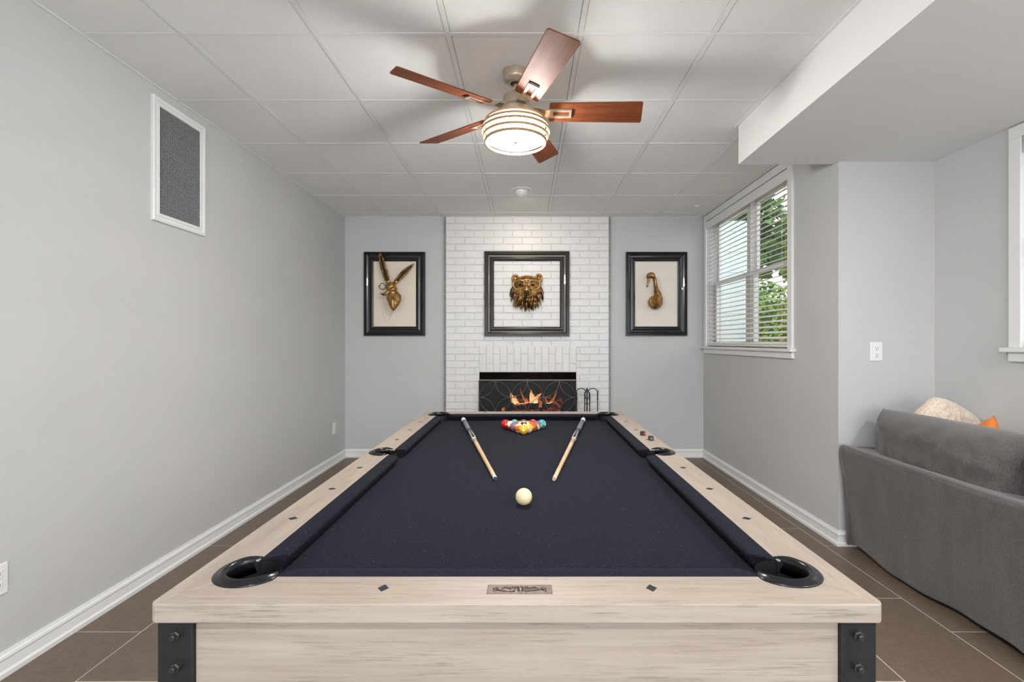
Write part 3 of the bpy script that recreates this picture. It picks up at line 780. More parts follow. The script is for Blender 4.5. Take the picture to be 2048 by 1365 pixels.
sp = light('eyeball_lamp', 'SPOT', lp0+d*.004, (0, 0, 0), 7.5, (1, .91, .78), spot_size=math.radians(155), spot_blend=1.0, shadow_soft_size=.02)
sp.rotation_euler = d.to_track_quat('-Z', 'Y').to_euler()
o = obj('sprinkler_cover', lathe(B(), [(.046, ZC+.006), (.046, ZC+.002), (.040, ZC-.002), (.026, ZC-.003), (.022, ZC-.012), (.008, ZC-.016), (.001, ZC-.016)], (1.784, 4.968, 0), 28), M['trim'], None, smooth=True)
tag(flatten(o), 'small white sprinkler head cover on the ceiling near the window corner', 'sprinkler')

# ------------------------------------------------------------------ return vent, outlets
vt = thing('return_vent', 'white-framed grey egg-crate return vent high on left wall', 'vent', (XL, 2.83, 1.985))
vy0, vy1, vz0, vz1 = 2.619, 3.046, 1.985, 2.678; fw = .050
FPf = [(0, 0), (.012, .0), (.016, .006), (.014, .020), (.010, .022), (.010, .030), (.014, .032), (.014, .046), (.004, fw), (0, fw)]   # (out, in)
def vside(pa, pb, n):
    rr = []
    for (y, z), (iy, iz) in ((pa[0], pa[1]), (pb[0], pb[1])):
        rr.append([(XL+o_, y+iy*i_, z+iz*i_) for o_, i_ in FPf])
    obj('frame_side', loft(B(), rr), M['trim'], vt)
c4 = [((vy0, vz0), (1, 1)), ((vy1, vz0), (-1, 1)), ((vy1, vz1), (-1, -1)), ((vy0, vz1), (1, -1))]
for i in range(4): vside(c4[i], c4[(i+1) % 4], i)
obj('duct', box(B(), XL+.0005, XL+.001, vy0+fw, vy1-fw, vz0+fw, vz1-fw), M['ventback'], vt)
b = B(); st = .0130
nyy = int((vy1-vy0-2*fw)/st); nzz = int((vz1-vz0-2*fw)/st)
for i in range(nyy+1):
    y = vy0+fw+(vy1-vy0-2*fw)*i/nyy; box(b, XL+.0012, XL+.010, y-.0011, y+.0011, vz0+fw, vz1-fw)
for i in range(nzz+1):
    z = vz0+fw+(vz1-vz0-2*fw)*i/nzz; box(b, XL+.0012, XL+.0098, vy0+fw, vy1-fw, z-.0011, z+.0011)
o = obj('eggcrate_grille', b, M['vent'], vt); o['kind'] = 'stuff'
def outlet(loc, nrm, label, w=.078, h=.122):
    """nrm: 'x+' 'y-' direction out of the wall"""
    e = thing('wall_outlet', label, 'outlet', loc, 'wall outlets')
    x, y, z = loc
    def bx(name, a0, a1, z0, z1, d0, d1, m, par=e, bev=.0):
        if nrm == 'y-': bb = box(B(), x+a0, x+a1, y-d1, y-d0, z+z0, z+z1)
        else: bb = box(B(), x+d0, x+d1, y+a0, y+a1, z+z0, z+z1)
        return obj(name, bb, M[m], par, bevel=bev)
    bx('plate', -w/2, w/2, 0, h, 0, .006, 'outlet', bev=.003)
    for zz in (.022, .066):
        r_ = bx('receptacle', -.017, .017, zz, zz+.034, .003, .008, 'outlet', bev=.002)
        for aa in (-.008, .006): bx('slot', aa, aa+.0022, zz+.014, zz+.025, .0075, .0083, 'slot', r_)
        bx('slot', -.003, .003, zz+.005, zz+.010, .0075, .0083, 'slot', r_)
    bx('screw', -.003, .003, h/2-.003, h/2+.003, .005, .0068, 'outlet')
outlet((2.258, YF, 1.190), 'y-', 'white wall outlet on the short wall above the sofa')
outlet((XL, 1.853, .322), 'x+', 'white wall outlet low on left wall at the photo edge')
outlet((XL, 5.115, .325), 'x+', 'white wall outlet low on left wall near the back corner')

# ------------------------------------------------------------------ picture frames
def picture(cx, cz, w, h, yw, fw, matf, label, board=None):
    """yw = wall surface Y; frame faces -Y"""
    e = thing('picture_frame', label, 'frame', (cx, yw, cz-h/2), 'black picture frames')
    s = fw/.107
    prof = [(0, 0), (.030, 0), (.036, .004), (.036, .012), (.028, .016), (.031, .021), (.031, .027), (.024, .031), (.018, .044), (.016, .060), (.020, .078), (.026, .083), (.026, .089), (.020, .092), (.012, .107), (0, .107)]
    prof = [(o_, i_*s) for o_, i_ in prof]
    cs = [(-w/2, -h/2, 1, 1), (w/2, -h/2, -1, 1), (w/2, h/2, -1, -1), (-w/2, h/2, 1, -1)]
    for i in range(4):
        rr = [[(cx+q[0]+q[2]*i_, yw-.001-o_, cz+q[1]+q[3]*i_) for o_, i_ in prof] for q in (cs[i], cs[(i+1) % 4])]
        obj('frame_side', loft(B(), rr), matf, e)
    rr = []
    for q in cs + [cs[0]]:
        pass
    if board is not None:
        obj('backing_board', box(B(), cx-w/2+fw*.9, cx+w/2-fw*.9, yw-.006, yw-.001, cz-h/2+fw*.9, cz+h/2-fw*.9), board, e)
    return e
def wx(px, Y): return (px-1052)*Y/955
def wz(py, Y): return EYE+(684-py)*Y/955
YA = YB-.03
picture(wx(788.7, YA), wz(588, YA), 122.5*YA/955, 168*YA/955, YB, .105, M['frame'], 'tall black moulded frame around the bronze hare head', M['board'])
picture(wx(1313.5, YA), wz(588, YA), 122.5*YA/955, 168*YA/955, YB, .105, M['frame'], 'tall black moulded frame around the bronze duck head', M['boardr'])
YA2 = YC-.03
picture(wx(1053.8, YA2), wz(588, YA2), 170.5*YA2/955, 170.5*YA2/955, YC-.004, .107, M['framemid'], 'large square dark frame on the brick around the bronze bear head')

# ------------------------------------------------------------------ bronze heads
def remesh(o, vox=.004, it=4):
    m = o.modifiers.new('remesh', 'REMESH'); m.mode = 'VOXEL'; m.voxel_size = vox; m.use_smooth_shade = True
    if it:
        q = o.modifiers.new('smooth', 'SMOOTH'); q.iterations = it; q.factor = .5
    return o
# bear
YBR = YC-.004; sb = 5.3/955/13.65; bx0, bz0 = wx(1005+655/13.65, 5.3), wz(535+600/13.65, 5.3)
def bp(x, y, out): return (bx0+(x-655)*sb, YBR-out, bz0+(600-y)*sb)
bear = thing('bear_head', 'bronze bear head with round glasses mounted on the white brick', 'wall sculpture', (bx0, YBR, bz0-.25))
b = B()
def el(x, y, out, rx, rz, ro_): ball(b, bp(x, y, out), (rx*sb, ro_, rz*sb), 24, 16)
el(670, 520, .03, 400, 320, .085); el(665, 420, .06, 300, 190, .07); el(665, 640, .05, 380, 260, .07); el(665, 800, .025, 350, 300, .045)
el(655, 610, .12, 115, 120, .07); el(655, 690, .145, 120, 85, .05); el(655, 540, .11, 85, 150, .045)
el(560, 385, .115, 90, 45, .028); el(745, 380, .115, 90, 45, .028); el(450, 640, .055, 190, 110, .045); el(870, 640, .055, 190, 110, .045)
for ex, ey in ((350, 300), (995, 280)):
    tube(b, [bp(ex+78*math.cos(a), ey-92*math.sin(a), .045) for a in [2*PI*i/20 for i in range(20)]], .014, 8, closed=True)
    el(ex, ey+10, .022, 85, 105, .016)
remesh(obj('head', b, M['bronze'], bear), .0045, 5)
b = B(); rnd = random.Random(3)
locks = [B(), B()]
for row, (yy, hw, ln, out, n) in enumerate(((640, 395, 190, .078, 17), (700, 405, 210, .085, 19), (770, 400, 220, .088, 19), (840, 375, 220, .080, 17), (905, 330, 220, .068, 15), (960, 250, 220, .055, 11), (1000, 140, 215, .045, 7), (900, 130, 230, .095, 7), (810, 180, 200, .108, 9), (760, 120, 150, .118, 6))):
    for i in range(n):
        f = -1+2*i/(n-1)+rnd.uniform(-.04, .04); L = ln*rnd.uniform(.8, 1.15); x0 = 665+f*hw*.97
        y0 = yy-40*abs(f)-90*f*f*(row < 4); o0 = out*math.sqrt(max(.08, 1-.85*f*f))
        dx = f*75+rnd.uniform(-22, 22)
        tube(locks[rnd.random() < .38], [bp(x0, y0, o0), bp(x0+dx*.5, y0+L*.4, o0+.010), bp(x0+dx*.8, y0+L*.75, o0+.002), bp(x0+dx*.7, y0+L, max(.006, o0-.014))], [.006, .0095, .0065, .0006], 6, flat=.7)
obj('dark_locks', locks[1], M['bronzed'], bear, smooth=True)
b.free(); b = locks[0]
obj('beard', b, M['bronze'], bear, smooth=True)
b = B(); ball(b, bp(655, 705, .19), (75*sb, .016, 48*sb), 16, 10); obj('nose', b, M['bronzed'], bear, smooth=True)
for ex in (520, 795):
    b = B(); ball(b, bp(ex, 478, .098), (88*sb, .024, 46*sb), 16, 10, rot=Matrix.Rotation((.35 if ex > 655 else -.35), 3, 'Y')); obj('eye', b, M['bronzed'], bear, smooth=True)
gl = B()
for cx_, sg in ((450, -1), (865, 1)):
    pts = []
    for i in range(28):
        a = 2*PI*i/28; ca, sa = math.cos(a), math.sin(a)
        xx = cx_+150*ca*(1+.08*sa); yy = 490-130*math.copysign(abs(sa)**.8, sa)*(1 if sa < 0 else .9)
        pts.append(bp(xx, yy, .150-.00016*abs(xx-655)*.35))
    tube(gl, pts, .0058, 8, closed=True)
tube(gl, [bp(595, 520, .158), bp(655, 485, .168), bp(715, 520, .158)], .0055, 8)
tube(gl, [bp(330, 375, .138), bp(500, 360, .15), bp(655, 372, .158), bp(800, 355, .15), bp(985, 370, .138)], .004, 8)
tube(gl, [bp(300, 440, .13), bp(255, 400, .04)], .005, 6); tube(gl, [bp(1010, 440, .13), bp(1075, 400, .04)], .005, 6)
obj('glasses', gl, M['gold'], bear, smooth=True)
# hare
YH = 5.2; sh = YH/955/7.378; hx0, hz0 = wx(720+480/7.378, YH), wz(495+640/7.378, YH); YHB = YB-.006
def hp(x, y, out):   # project so that the point seen at (x,y) of the crop lies 'out' metres from the backing board
    Y = YHB-out; px, py = 720+x/7.378, 495+y/7.378
    return (wx(px, Y), Y, wz(py, Y))
hare = thing('hare_head', 'bronze hare head with long ears and chained monocle', 'wall sculpture', (hp(480, 640, 0)[0], YHB, hp(480, 950, 0)[2]))
b = B(); q = sh
ball(b, hp(455, 582, .13), (78*q, .055, 74*q)); ball(b, hp(490, 620, .12), (58*q, .05, 60*q)); ball(b, hp(470, 640, .07), (70*q, .09, 80*q))
ball(b, hp(480, 668, .165), (52*q, .03, 36*q)); ball(b, hp(515, 672, .14), (40*q, .03, 28*q))
# snout : heart shape narrowing to a point
tube(b, [hp(500, 670, .13), hp(502, 715, .15), hp(502, 770, .17), hp(498, 830, .19), hp(492, 890, .205), hp(488, 938, .21)], [70*q, 104*q, 106*q, 82*q, 48*q, 14*q], 20, flat=.62)
tube(b, [hp(470, 690, .18), hp(478, 780, .215), hp(486, 880, .225), hp(488, 930, .22)], [22*q, 30*q, 24*q, 8*q], 10)
# cheek crescent on the left
tube(b, [hp(420, 650, .14), hp(390, 680, .15), hp(350, 698, .15), hp(312, 690, .14), hp(296, 672, .13)], [26*q, 26*q, 24*q, 14*q, 5*q], 12)
ball(b, hp(480, 640, .02), (70*q, .05, 80*q))
remesh(obj('head', b, M['bronze'], hare), .0042, 3)
def ear(pts, rads, hollow):
    b = B(); tube(b, [hp(*p) for p in pts], [r_*q for r_ in rads], 14, flat=.45, up=(0, 1, 0)); o = obj('ear', b, M['bronze'], hare, smooth=True)
    b = B(); tube(b, [hp(p[0]+4, p[1]+2, p[2]+.02) for p in pts[1:-1]], [r_*q*.42 for r_ in rads[1:-1]], 10, flat=.4, up=(0, 1, 0)); obj('inner_ear', b, M['bronzed'], o, smooth=True)
ear([(425, 540, .12), (405, 490, .11), (380, 420, .10), (350, 320, .09), (322, 210, .09), (302, 130, .09), (290, 82, .085)], [30, 38, 46, 48, 44, 30, 6], 1)
ear([(505, 535, .12), (540, 495, .11), (590, 440, .10), (650, 375, .085), (715, 315, .075), (765, 270, .07), (798, 240, .065)], [24, 34, 42, 46, 36, 22, 5], -1)
b = B(); tube(b, [hp(334+44*math.cos(a), 577+46*math.sin(a), .17) for a in [2*PI*i/28 for i in range(28)]], .0042, 8, closed=True)
tube(b, [hp(292, 574, .17), hp(270, 572, .17)], [.004, .006], 8); obj('monocle', b, M['bolt'], hare, smooth=True)
b = B(); tube(b, [hp(*p) for p in ((272, 575, .17), (285, 620, .16), (292, 700, .15), (302, 800, .14), (320, 920, .13), (345, 1020, .12), (375, 1080, .11), (402, 1092, .11), (430, 1070, .12), (455, 1010, .15), (475, 950, .18))], .0016, 6); obj('chain', b, M['gold'], hare, smooth=True)
# duck / swan
def dp(x, y, out):
    Y = YHB-out; px, py = 1270+x/12.41, 530+y/12.41
    return (wx(px, Y), Y, wz(py, Y))
sd = 5.25/955/12.41
duck = thing('duck_head', 'bronze duck head with curved neck and goggles cap', 'wall sculpture', (dp(510, 930, 0)[0], YHB, dp(510, 1115, 0)[2]))
b = B()
ball(b, dp(505, 935, .045), (185*sd, .05, 180*sd)); ball(b, dp(560, 870, .07), (130*sd, .06, 170*sd))
tube(b, [dp(540, 930, .07), dp(560, 830, .10), dp(560, 720, .13), dp(530, 620, .16), dp(510, 520, .18), dp(505, 430, .185), dp(490, 350, .19), dp(440, 280, .20)], [150*sd, 125*sd, 92*sd, 62*sd, 50*sd, 46*sd, 48*sd, 50*sd], 20)
ball(b, dp(395, 265, .21), (108*sd, .042, 78*sd)); ball(b, dp(350, 300, .22), (70*sd, .034, 50*sd))
remesh(obj('neck', b, M['bronze'], duck), .0036, 4)
b = B(); tube(b, [dp(345, 310, .225), dp(338, 370, .235), dp(325, 430, .245), dp(312, 490, .25), dp(302, 540, .25)], [46*sd, 42*sd, 34*sd, 26*sd, 20*sd], 14)
ball(b, dp(303, 535, .25), (27*sd, .012, 22*sd)); obj('bill', b, M['bronze'], duck, smooth=True)
b = B(); tube(b, [dp(282, 300, .235), dp(330, 308, .255), dp(385, 296, .25), dp(430, 300, .235), dp(470, 330, .215)], [.004, .006, .007, .009, .006], 10); obj('goggle_strap', b, M['slot'], duck, smooth=True)
b = B(); tube(b, [dp(470, 225, .215), dp(500, 260, .20), dp(525, 320, .19), dp(545, 380, .18)], [.005, .011, .010, .004], 10); obj('helmet_flap', b, M['ferrule'], duck, smooth=True)

# ------------------------------------------------------------------ fireplace contents
YS = YC-.045
sx0, sx1, sz1 = wx(958.5, YS), wx(1150.5, YS), wz(761.5, YS)
fs = thing('fire_screen', 'black mesh fire screen with overlapping circle scrollwork', 'fire screen', ((sx0+sx1)/2, YS, 0))
b = B(); tube(b, [(sx0, YS, 0), (sx0, YS, sz1), (sx1, YS, sz1), (sx1, YS, 0)], .008, 8)
tube(b, [(sx0, YS, .05), (sx1, YS, .05)], .006, 8); obj('screen_frame', b, M['screen'], fs)
obj('top_bar', box(B(), sx0-.004, sx1+.004, YS-.012, YS+.004, sz1-.002, sz1+.012), M['scroll'], fs)
b = B(); tube(b, [((sx0+sx1)/2+.03*math.cos(a), YS-.012, sz1+.002+.012*math.sin(a)) for a in [PI*i/8 for i in range(9)]], .004, 6); obj('handle', b, M['scroll'], fs)
for a_ in (0, 1):
    xx = sx0+.03 if a_ == 0 else sx1-.03
    obj('foot', box(B(), xx-.012, xx+.012, YS-.12, YS+.012, 0, .012), M['screen'], fs)
obj('wire_mesh', box(B(), sx0, sx1, YS+.009, YS+.0096, .01, sz1), M['wiremesh'], fs)
def arc_clip(cx_, cz_, r_):
    segs = []; cur = []
    N = 64
    for i in range(N+1):
        a = 2*PI*i/N+PI/2; p = (cx_+r_*math.cos(a), YS, cz_+r_*math.sin(a))
        if sx0 <= p[0] <= sx1 and .05 <= p[2] <= sz1-.006: cur.append(p)
        else:
            if len(cur) > 2: segs.append(cur)
            cur = []
    if len(cur) > 2: segs.append(cur)
    if not segs: return
    b = B()
    for s_ in segs: tube(b, s_, .0034, 6)
    obj('scroll_ring', b, M['scroll'], fs)
Rr = (sx1-sx0)/6*.985; st = (sx1-sx0)/3
for i in range(3):
    for j in range(2): arc_clip(sx0+st*(i+.5), sz1-.012-Rr-j*2*Rr, Rr)
for i in range(4):
    for j in range(3): arc_clip(sx0+st*i, sz1-.012-j*2*Rr, Rr)
for i in range(1):
    pass
# logs
def fire_log(p0, p1, r_, m, label):
    p0, p1 = Vector(p0), Vector(p1); n = 8
    pts = [p0.lerp(p1, i/n)+Vector((0, random.uniform(-.006, .006), random.uniform(-.006, .006))) for i in range(n+1)]
    o = obj('fire_log', tube(B(), pts, [r_*random.uniform(.86, 1.1) for _ in pts], 12), M[m], None, smooth=False)
    tag(o, label, 'log', 'burning logs')
YFr = 5.62
def fp(px, py, Y=YFr): return (wx(px, Y), Y, wz(py, Y))
gr = thing('fire_grate', 'black iron fire grate under the burning logs', 'grate', (0.02, 5.68, .02))
b = B()
for i in range(6): tube(b, [(-.30+.13*i, 5.52, .46), (-.30+.13*i, 5.54, .40), (-.30+.13*i, 5.82, .40), (-.30+.13*i, 5.86, .48)], .009, 6)
obj('bars', b, M['iron'], gr)
b = B()
for xx in (-.28, .34):
    for yy in (5.56, 5.80): tube(b, [(xx, yy, .02), (xx, yy, .40)], .010, 6)
obj('grate_leg', b, M['iron'], gr)
fire_log((-.36, 5.72, .455), (.42, 5.76, .46), .05, 'log', 'charred back log lying across the fire grate')
fire_log((-.22, 5.60, .46), (.40, 5.62, .47), .05, 'ember', 'glowing front log lying across the fire grate')
fire_log(fp(1030, 808, 5.68), fp(1102, 798, 5.66), .036, 'ember', 'glowing upper log stacked on the fire')
fire_log((.28, 5.56, .50), (.42, 5.74, .60), .04, 'ember', 'short red ember log at the right of the fire')
fm = thing('log_fire', 'bright orange and white flames rising from the fireplace logs', 'fire', fp(1060, 820))
def tongue(pts, rads, m, Y):
    b = B(); P_ = [Vector(fp(x_, y_, Y)) for x_, y_ in pts]; sc_ = Y/955
    tube(b, P_, [r_*sc_ for r_ in rads], 10, flat=.35); obj('flame', b, M[m], fm, smooth=True)
tongue([(1028, 806), (1026, 799), (1023, 792), (1021, 786)], [4, 4.5, 3, .4], 'flame_w', 5.6)
tongue([(1033, 808), (1030, 800), (1029, 796), (1032, 792)], [5, 4, 3, .4], 'flame_w', 5.6)
tongue([(1040, 808), (1034, 801), (1038, 795)], [3, 2.5, .4], 'flame_o', 5.59)
tongue([(1052, 806), (1047, 797), (1043, 787), (1040, 776)], [4, 4, 3, .4], 'flame_o', 5.62)
tongue([(1054, 806), (1053, 800), (1051, 795)], [2.5, 2, .3], 'flame_o', 5.6)
tongue([(1066, 806), (1065, 798), (1063, 790), (1062, 780)], [6, 6, 4, .4], 'flame_w', 5.6)
tongue([(1072, 807), (1071, 799), (1076, 793), (1083, 787)], [4.5, 4, 3, .4], 'flame_w', 5.6)
tongue([(1036, 809), (1050, 807), (1068, 803)], [1.6, 2.2, 1.6], 'flame_w', 5.58)
tongue([(1097, 808), (1092, 801), (1089, 793)], [3, 3.5, .6], 'flame_o', 5.6)
tongue([(1098, 807), (1106, 800), (1111, 790), (1114, 780)], [3.5, 5, 3.5, .4], 'flame_o', 5.6)
tongue([(1092, 807), (1100, 807), (1110, 803)], [1, 1.8, 1], 'flame_w', 5.58)
tongue([(1080, 815), (1082, 806), (1078, 798)], [3, 3, .5], 'flame_o', 5.57)
tongue([(1007, 823), (1006, 818), (1010, 815)], [3, 3, .5], 'flame_o', 5.56)
light('fire_glow', 'POINT', (.05, 5.56, .70), (0, 0, 0), 1.2, (1, .4, .12), shadow_soft_size=.08)

# fire tools
YT = 5.25
ft = thing('fire_tool_stand', 'black wrought iron stand with hearth tools beside fireplace', 'fire tools', (wx(1176, YT), YT, 0))
def tp_(px, py, Y=YT): return (wx(px, Y), Y, wz(py, Y))
xs_, zt_ = wx(1174, YT), wz(780, YT)
obj('stand_base', lathe(B(), [(.11, 0), (.11, .012), (.05, .03), (.012, .04)], (xs_, YT, 0), 24), M['iron'], ft, smooth=False)
obj('stand_post', tube(B(), [(xs_, YT, .03), (xs_, YT, zt_+.02)], [.008, .007], 8), M['iron'], ft)
b = B()
for s_ in (-1, 1):
    tube(b, [(xs_+s_*.012+s_*.052*(1-math.cos(a)), YT, zt_-.03+.045*math.sin(a)) for a in [PI*i/12 for i in range(13)]], .005, 6)
    tube(b, [(xs_+s_*.116, YT, zt_-.03), (xs_+s_*.128, YT, zt_-.012)], [.005, .003], 6)
tube(b, [(xs_+.022*math.cos(a), YT-.01, zt_-.05+.055*math.sin(a)) for a in [2*PI*i/20 for i in range(20)]], .004, 6, closed=True)
obj('tool_hooks', b, M['iron'], ft)
obj('cross_collar', box(B(), xs_-.03, xs_+.03, YT-.012, YT+.004, zt_-.155, zt_-.147), M['iron'], ft)
def tool(x, y, label, head):
    e = thing('hearth_tool', label, 'fire tool', (x, y, .06), 'hearth tools')
    b = B(); tube(b, [(x, y, .14), (x, y, zt_-.05)], .0055, 8); obj('shaft', b, M['iron'], e)
    b = B(); tube(b, [(x, y, zt_-.12), (x, y, zt_-.105), (x, y, zt_-.07), (x, y, zt_-.04), (x, y, zt_-.025)], [.0055, .0075, .006, .0075, .003], 10); obj('handle', b, M['iron'], e, smooth=True)
    b = B()
    if head == 'shovel': loft(b, [[(x-.02, y-.004, .15), (x+.02, y-.004, .15), (x+.02, y+.004, .15), (x-.02, y+.004, .15)], [(x-.05, y-.008, .10), (x+.05, y-.008, .10), (x+.05, y, .10), (x-.05, y, .10)], [(x-.048, y-.012, .05), (x+.048, y-.012, .05), (x+.048, y-.006, .05), (x-.048, y-.006, .05)]])
    elif head == 'brush': lathe(b, [(.012, .15), (.03, .13), (.045, .06), (.03, .055)], (x, y, 0), 14)
    else: tube(b, [(x, y, .15), (x, y-.004, .08), (x+.03, y-.004, .10)], [.006, .006, .002], 8)
    obj('tool_head', b, M['iron'], e)
tool(xs_-.113, YT, 'left black hearth tool hanging beside the screen', 'shovel')
tool(xs_-.027, YT-.018, 'inner left black hearth tool by the stand post', 'poker')
tool(xs_+.027, YT-.018, 'inner right black hearth tool by the stand post', 'tongs')
tool(xs_+.116, YT, 'right black hearth tool hanging farthest from the screen', 'brush')

# ------------------------------------------------------------------ sofa
SX0, SYa, SYb = 2.0, .98, 3.03
so = thing('sofa', 'charcoal grey slipcovered sofa seen from behind', 'sofa', (2.45, 2.0, 0))
def sheet(name, fn, nu, nv, mat, parent, thick=.012, smooth=True):
    bm = B(); g = [[bm.verts.new(fn(i/nu, j/nv)) for j in range(nv+1)] for i in range(nu+1)]
    for i in range(nu):
        for j in range(nv): bm.faces.new((g[i][j], g[i+1][j], g[i+1][j+1], g[i][j+1]))
    o = obj(name, bm, mat, parent, smooth)
    if thick:
        m = o.modifiers.new('solid', 'SOLIDIFY'); m.thickness = thick; m.offset = 0
    return o
def backfn(u, v):
    y = SYa+(SYb-SYa)*u; z = .035+v*.615
    hem = (1-v)**2
    w = .010*math.sin(y*9.1)*hem+.022*noise.noise((y*5, v*2, 1.7))*(1-v)**.8+.012*noise.noise((y*2.2, v*3, 4))
    x = SX0+.052*(1-v)**1.0+w*(1 if v < .97 else .3)
    if v < .001: z = .028+.030*noise.noise((y*3.1, 0, 9.))+.012*math.sin(y*7)
    return (x, y, max(.006, z))
sheet('back_panel', backfn, 90, 30, M['sofa'], so)
b = B(); box(b, SX0+.068, 2.18, SYa+.005, SYb-.005, .05, .642); obj('back_frame', b, M['sofa'], so, bevel=.02, seg=3)
def topfn(u, v):
    y = SYa+(SYb-SYa)*u; a = v
    return (SX0+.004+.18*v, y, .652-.006*noise.noise((y*4, v*3, 2))-.02*v)
sheet('back_top', topfn, 60, 8, M['sofa'], so)
b = B(); tube(b, [(SX0+.003, SYa+(SYb-SYa)*i/30, .651+.003*noise.noise((i*.3, 0, 0))) for i in range(31)], .006, 8); tube(b, [(SX0+.003+(.05)*f, SYb, .651-.62*f) for f in [i/8 for i in range(9)]], .005, 8); obj('piping', b, M['sofa'], so, smooth=True)
obj('end_panel', sheet.__globals__['box'](B(), SX0+.03, 2.2, SYb-.02, SYb, .03, .648), M['sofa'], so, bevel=.006)
obj('seat_base', box(B(), 2.18, 2.60, SYa, SYb-.005, .05, .30), M['sofa'], so, bevel=.02)
obj('arm', box(B(), 2.18, 2.60, SYb-.11, SYb-.005, .30, .60), M['sofa'], so, bevel=.03, seg=3); obj('arm', box(B(), 2.18, 2.60, SYa, SYa+.105, .30, .60), M['sofa'], so, bevel=.03, seg=3)
def pillow(name, w, h, T, mat, parent, Mx, seed=0, n=28, wr=.006, pinch=.06, pw=3.0, rc=0.0):
    """closed cushion in local xz (w,h) with thickness T along local y, moved by matrix Mx"""
    bm = B(); L = {}
    for side in (1, -1):
        for i in range(n+1):
            for j in range(n+1):
                u, v = -1+2*i/n, -1+2*j/n; edge = i in (0, n) or j in (0, n)
                if edge and side == -1: L[(side, i, j)] = L[(1, i, j)]; continue
                k_ = 1-pinch*(1-u*u)*0
                px = w/2*u*(1-pinch*(1-abs(v)**2)*(abs(u) > .0)*abs(u)**6); pz = h/2*v*(1-pinch*(1-abs(u)**2)*abs(v)**6); px *= 1-rc*v*v*u*u; pz *= 1-rc*u*u*v*v
                th = T/2*(max(0, 1-abs(u)**pw)*max(0, 1-abs(v)**pw))**.5
                th += wr*noise.noise((u*3+seed, v*3, side*2.0))*(th/(T/2))+wr*.7*noise.noise((u*9+seed, v*4, side*3.0))*(th/(T/2))
                L[(side, i, j)] = bm.verts.new(Mx @ Vector((px, side*th, pz)))
        for i in range(n):
            for j in range(n):
                f = [L[(side, i, j)], L[(side, i+1, j)], L[(side, i+1, j+1)], L[(side, i, j+1)]]
                try: bm.faces.new(f if side == 1 else f[::-1])
                except ValueError: pass
    return obj(name, bm, mat, parent, smooth=True)
def RX(a): return Matrix.Rotation(math.radians(a), 4, 'X')
def RY(a): return Matrix.Rotation(math.radians(a), 4, 'Y')
def RZ(a): return Matrix.Rotation(math.radians(a), 4, 'Z')
TR = Matrix.Translation
for i, yc in enumerate((2.49, 1.60)):
    pillow('back_cushion', .90, .50, .30, M['sofa'], so, TR((2.235, yc, .655)) @ RY(0) @ RZ(90) @ RX(-8), seed=i*5+1, wr=.02, pw=5, pinch=.03, n=40)
for i, yc in enumerate((2.47, 1.55)):
    pillow('seat_cushion', .88, .30, .16, M['sofa'], so, TR((2.44, yc, .37)) @ RZ(90) @ RX(90), seed=i*3+11, wr=.01, pw=6)
o = pillow('fluffy_pillow', .40, .40, .19, M['sherpa'], None, TR((2.415, 2.78, .772)) @ RZ(4) @ RX(10) @ RY(27), seed=4, wr=.018, pw=2.4, pinch=.02, n=60, rc=.16)
tag(o, 'cream fluffy sherpa pillow propped behind the sofa back', 'pillow')
def patt():
    t = NT('orange_white_blue_print'); c = t.n('ShaderNodeTexCoord'); w_ = t.n('ShaderNodeTexWave'); w_.inputs['Scale'].default_value = 9; w_.inputs['Distortion'].default_value = 1.5
    t.l(c.outputs['Object'], w_.inputs['Vector']); st_ = t.ramp(w_.outputs[0], [(.45, (.78, .76, .72)), (.55, (.06, .08, .11))])
    n_ = t.noise(t.coords(), 7, 1); a_ = t.ramp(n_, [(.50, (0, 0, 0)), (.52, (1, 1, 1))]); t.col(t.mix(a_, st_, (.05, .20, .40))); t.set(Roughness=.9); return t.m
o = pillow('orange_pillow', .34, .34, .12, M['orange'], None, TR((2.375, 2.51, .70)) @ RZ(70) @ RX(14) @ RY(40), seed=8, wr=.008)
tag(o, 'orange printed cotton pillow peeking over the sofa back', 'pillow')
o = pillow('printed_pillow', .36, .34, .12, patt(), None, TR((2.42, 2.26, .715)) @ RZ(75) @ RX(14) @ RY(32), seed=9, wr=.008)
tag(o, 'white and blue patterned pillow beside the orange pillow', 'pillow')

# ------------------------------------------------------------------ outdoors
M['mulch'] = plain('brown_mulch_ground', (.20, .13, .075), .95, var=.4, vscale=6, bump=.6, bscale=20)
M['fence'] = wood('cedar_fence', 2, (.30, .18, .10), (.42, .27, .16), (.15, .08, .04), .8)
def leafmat(n, c):
    return plain(n, c, .6, var=.45, vscale=3)
LM = [leafmat('leaf_yellow_green', (.30, .42, .06)), leafmat('leaf_green', (.12, .26, .045)), leafmat('leaf_deep_green', (.05, .14, .04))]
struct(obj('ground', box(box(B(), XR2+.16, 16, -6, YF+.16, .6, .95), XR+.16, 16, YF+.16, 22, .6, .95), M['mulch']), 'brown mulch ground outside the windows')
M['siding'] = plain('pale_siding', (.60, .68, .65), .6, var=.03)
hs = thing('neighbour_wall', 'pale clapboard wall seen outside through the blind slats', 'wall', (3.05, 7.4, .95))
for i in range(14): obj('siding_board', box(B(), 2.30, 3.55, 7.40-.004*(i % 2), 7.46, .95+i*.16, .95+i*.16+.158), M['siding'], hs)
fe = thing('garden_fence', 'brown cedar fence beyond the shrubs outside', 'fence', (6, 12, .95))
for i in range(60):
    x = 1.5+i*.17; obj('fence_board', box(B(), x, x+.155, 12.4, 12.43, .95, 2.35+random.uniform(-.02, .02)), M['fence'], fe)
for i in range(48):
    y = 4.2+i*.17; obj('fence_board', box(B(), 9.8, 9.83, y, y+.155, .95, 2.35+random.uniform(-.02, .02)), M['fence'], fe)
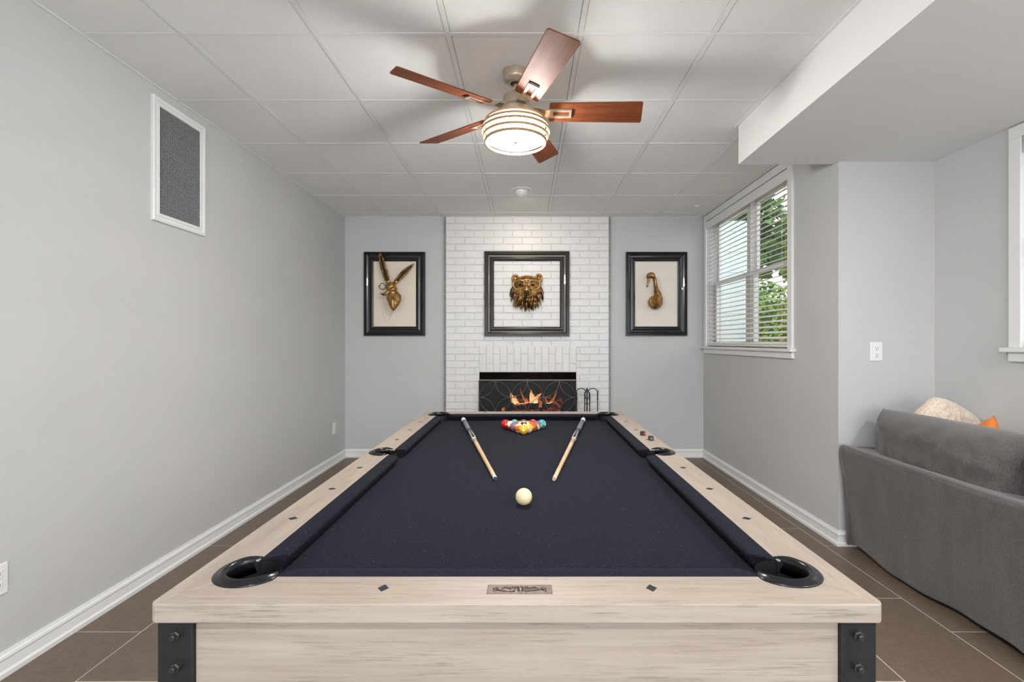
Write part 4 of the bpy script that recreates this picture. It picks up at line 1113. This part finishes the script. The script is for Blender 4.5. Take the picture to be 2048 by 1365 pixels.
def shrub(c, rx, rz, nleaf, mats, name, label, trunk=0, sz=.07):
    e = thing(name, label, 'shrub' if not trunk else 'tree', c, 'garden plants outside')
    rnd = random.Random(int(c[0]*100+c[1]*10))
    b = [B() for _ in mats]
    for i in range(nleaf):
        while True:
            p = Vector((rnd.uniform(-1, 1), rnd.uniform(-1, 1), rnd.uniform(-1, 1)))
            if .35 < p.length < 1: break
        q_ = Vector((c[0]+p.x*rx, c[1]+p.y*rx, c[2]+trunk+rz+p.z*rz))
        d1 = Vector((rnd.uniform(-1, 1), rnd.uniform(-1, 1), rnd.uniform(-.6, .6))).normalized(); d2 = d1.orthogonal().normalized()
        d2 = Matrix.Rotation(rnd.uniform(0, 6.28), 3, d1) @ d2; s_ = sz*rnd.uniform(.6, 1.3)
        bm = b[rnd.randrange(len(mats))]
        v_ = [bm.verts.new(q_+d1*s_), bm.verts.new(q_+d2*s_*.45+d1*.2*s_), bm.verts.new(q_-d1*s_*.7), bm.verts.new(q_-d2*s_*.45+d1*.2*s_)]
        bm.faces.new(v_)
    for bm, m in zip(b, mats):
        o = obj('foliage', bm, m, e); o['kind'] = 'stuff'
    t = B()
    for i in range(5 if not trunk else 1):
        a = i*1.3; tube(t, [c, (c[0]+rx*.4*math.cos(a)*(not trunk), c[1]+rx*.4*math.sin(a)*(not trunk), c[2]+trunk+rz)], [.03 if not trunk else .12, .012 if not trunk else .07], 7)
    obj('stem', t, M['fence'], e)
shrub((4.0, 8.6, .95), .9, .75, 3200, [LM[0], LM[1]], 'shrub', 'yellow-green leafy shrub outside nearest the wide window')
shrub((5.5, 7.0, .95), .8, .6, 2400, [LM[1], LM[2]], 'shrub', 'dark green shrub outside right of the yellow-green one')
shrub((4.4, 11.3, .95), .95, .7, 2200, [LM[1], LM[0]], 'shrub', 'green shrub in front of the far fence')
shrub((6.6, 10.0, .95), 1.1, .8, 2200, [LM[0], LM[1]], 'shrub', 'broad bright shrub at the fence corner')
shrub((6.0, 4.6, .95), 1.0, .7, 2000, [LM[0], LM[1]], 'shrub', 'bright green shrub outside the second window')
shrub((5.4, 14.6, .95), 2.4, 1.9, 4500, [LM[1], LM[2]], 'garden_tree', 'tall dark green tree rising beyond the far fence', 1.6, .2)
shrub((10.6, 15.4, .95), 2.4, 2.0, 4500, [LM[0], LM[1]], 'garden_tree', 'light green tree beyond the fence corner', 1.6, .2)
shrub((13.0, 9.5, .95), 2.6, 2.0, 4000, [LM[1], LM[2]], 'garden_tree', 'dark green tree beyond the side fence', 1.4, .2)
shrub((13.0, 3.9, .95), 2.4, 1.9, 4000, [LM[0], LM[1]], 'garden_tree', 'light green tree beyond the side fence', 1.4, .2)
print('bricks', nb)
for o in bpy.data.objects:
    if '_o' in o: del o['_o']
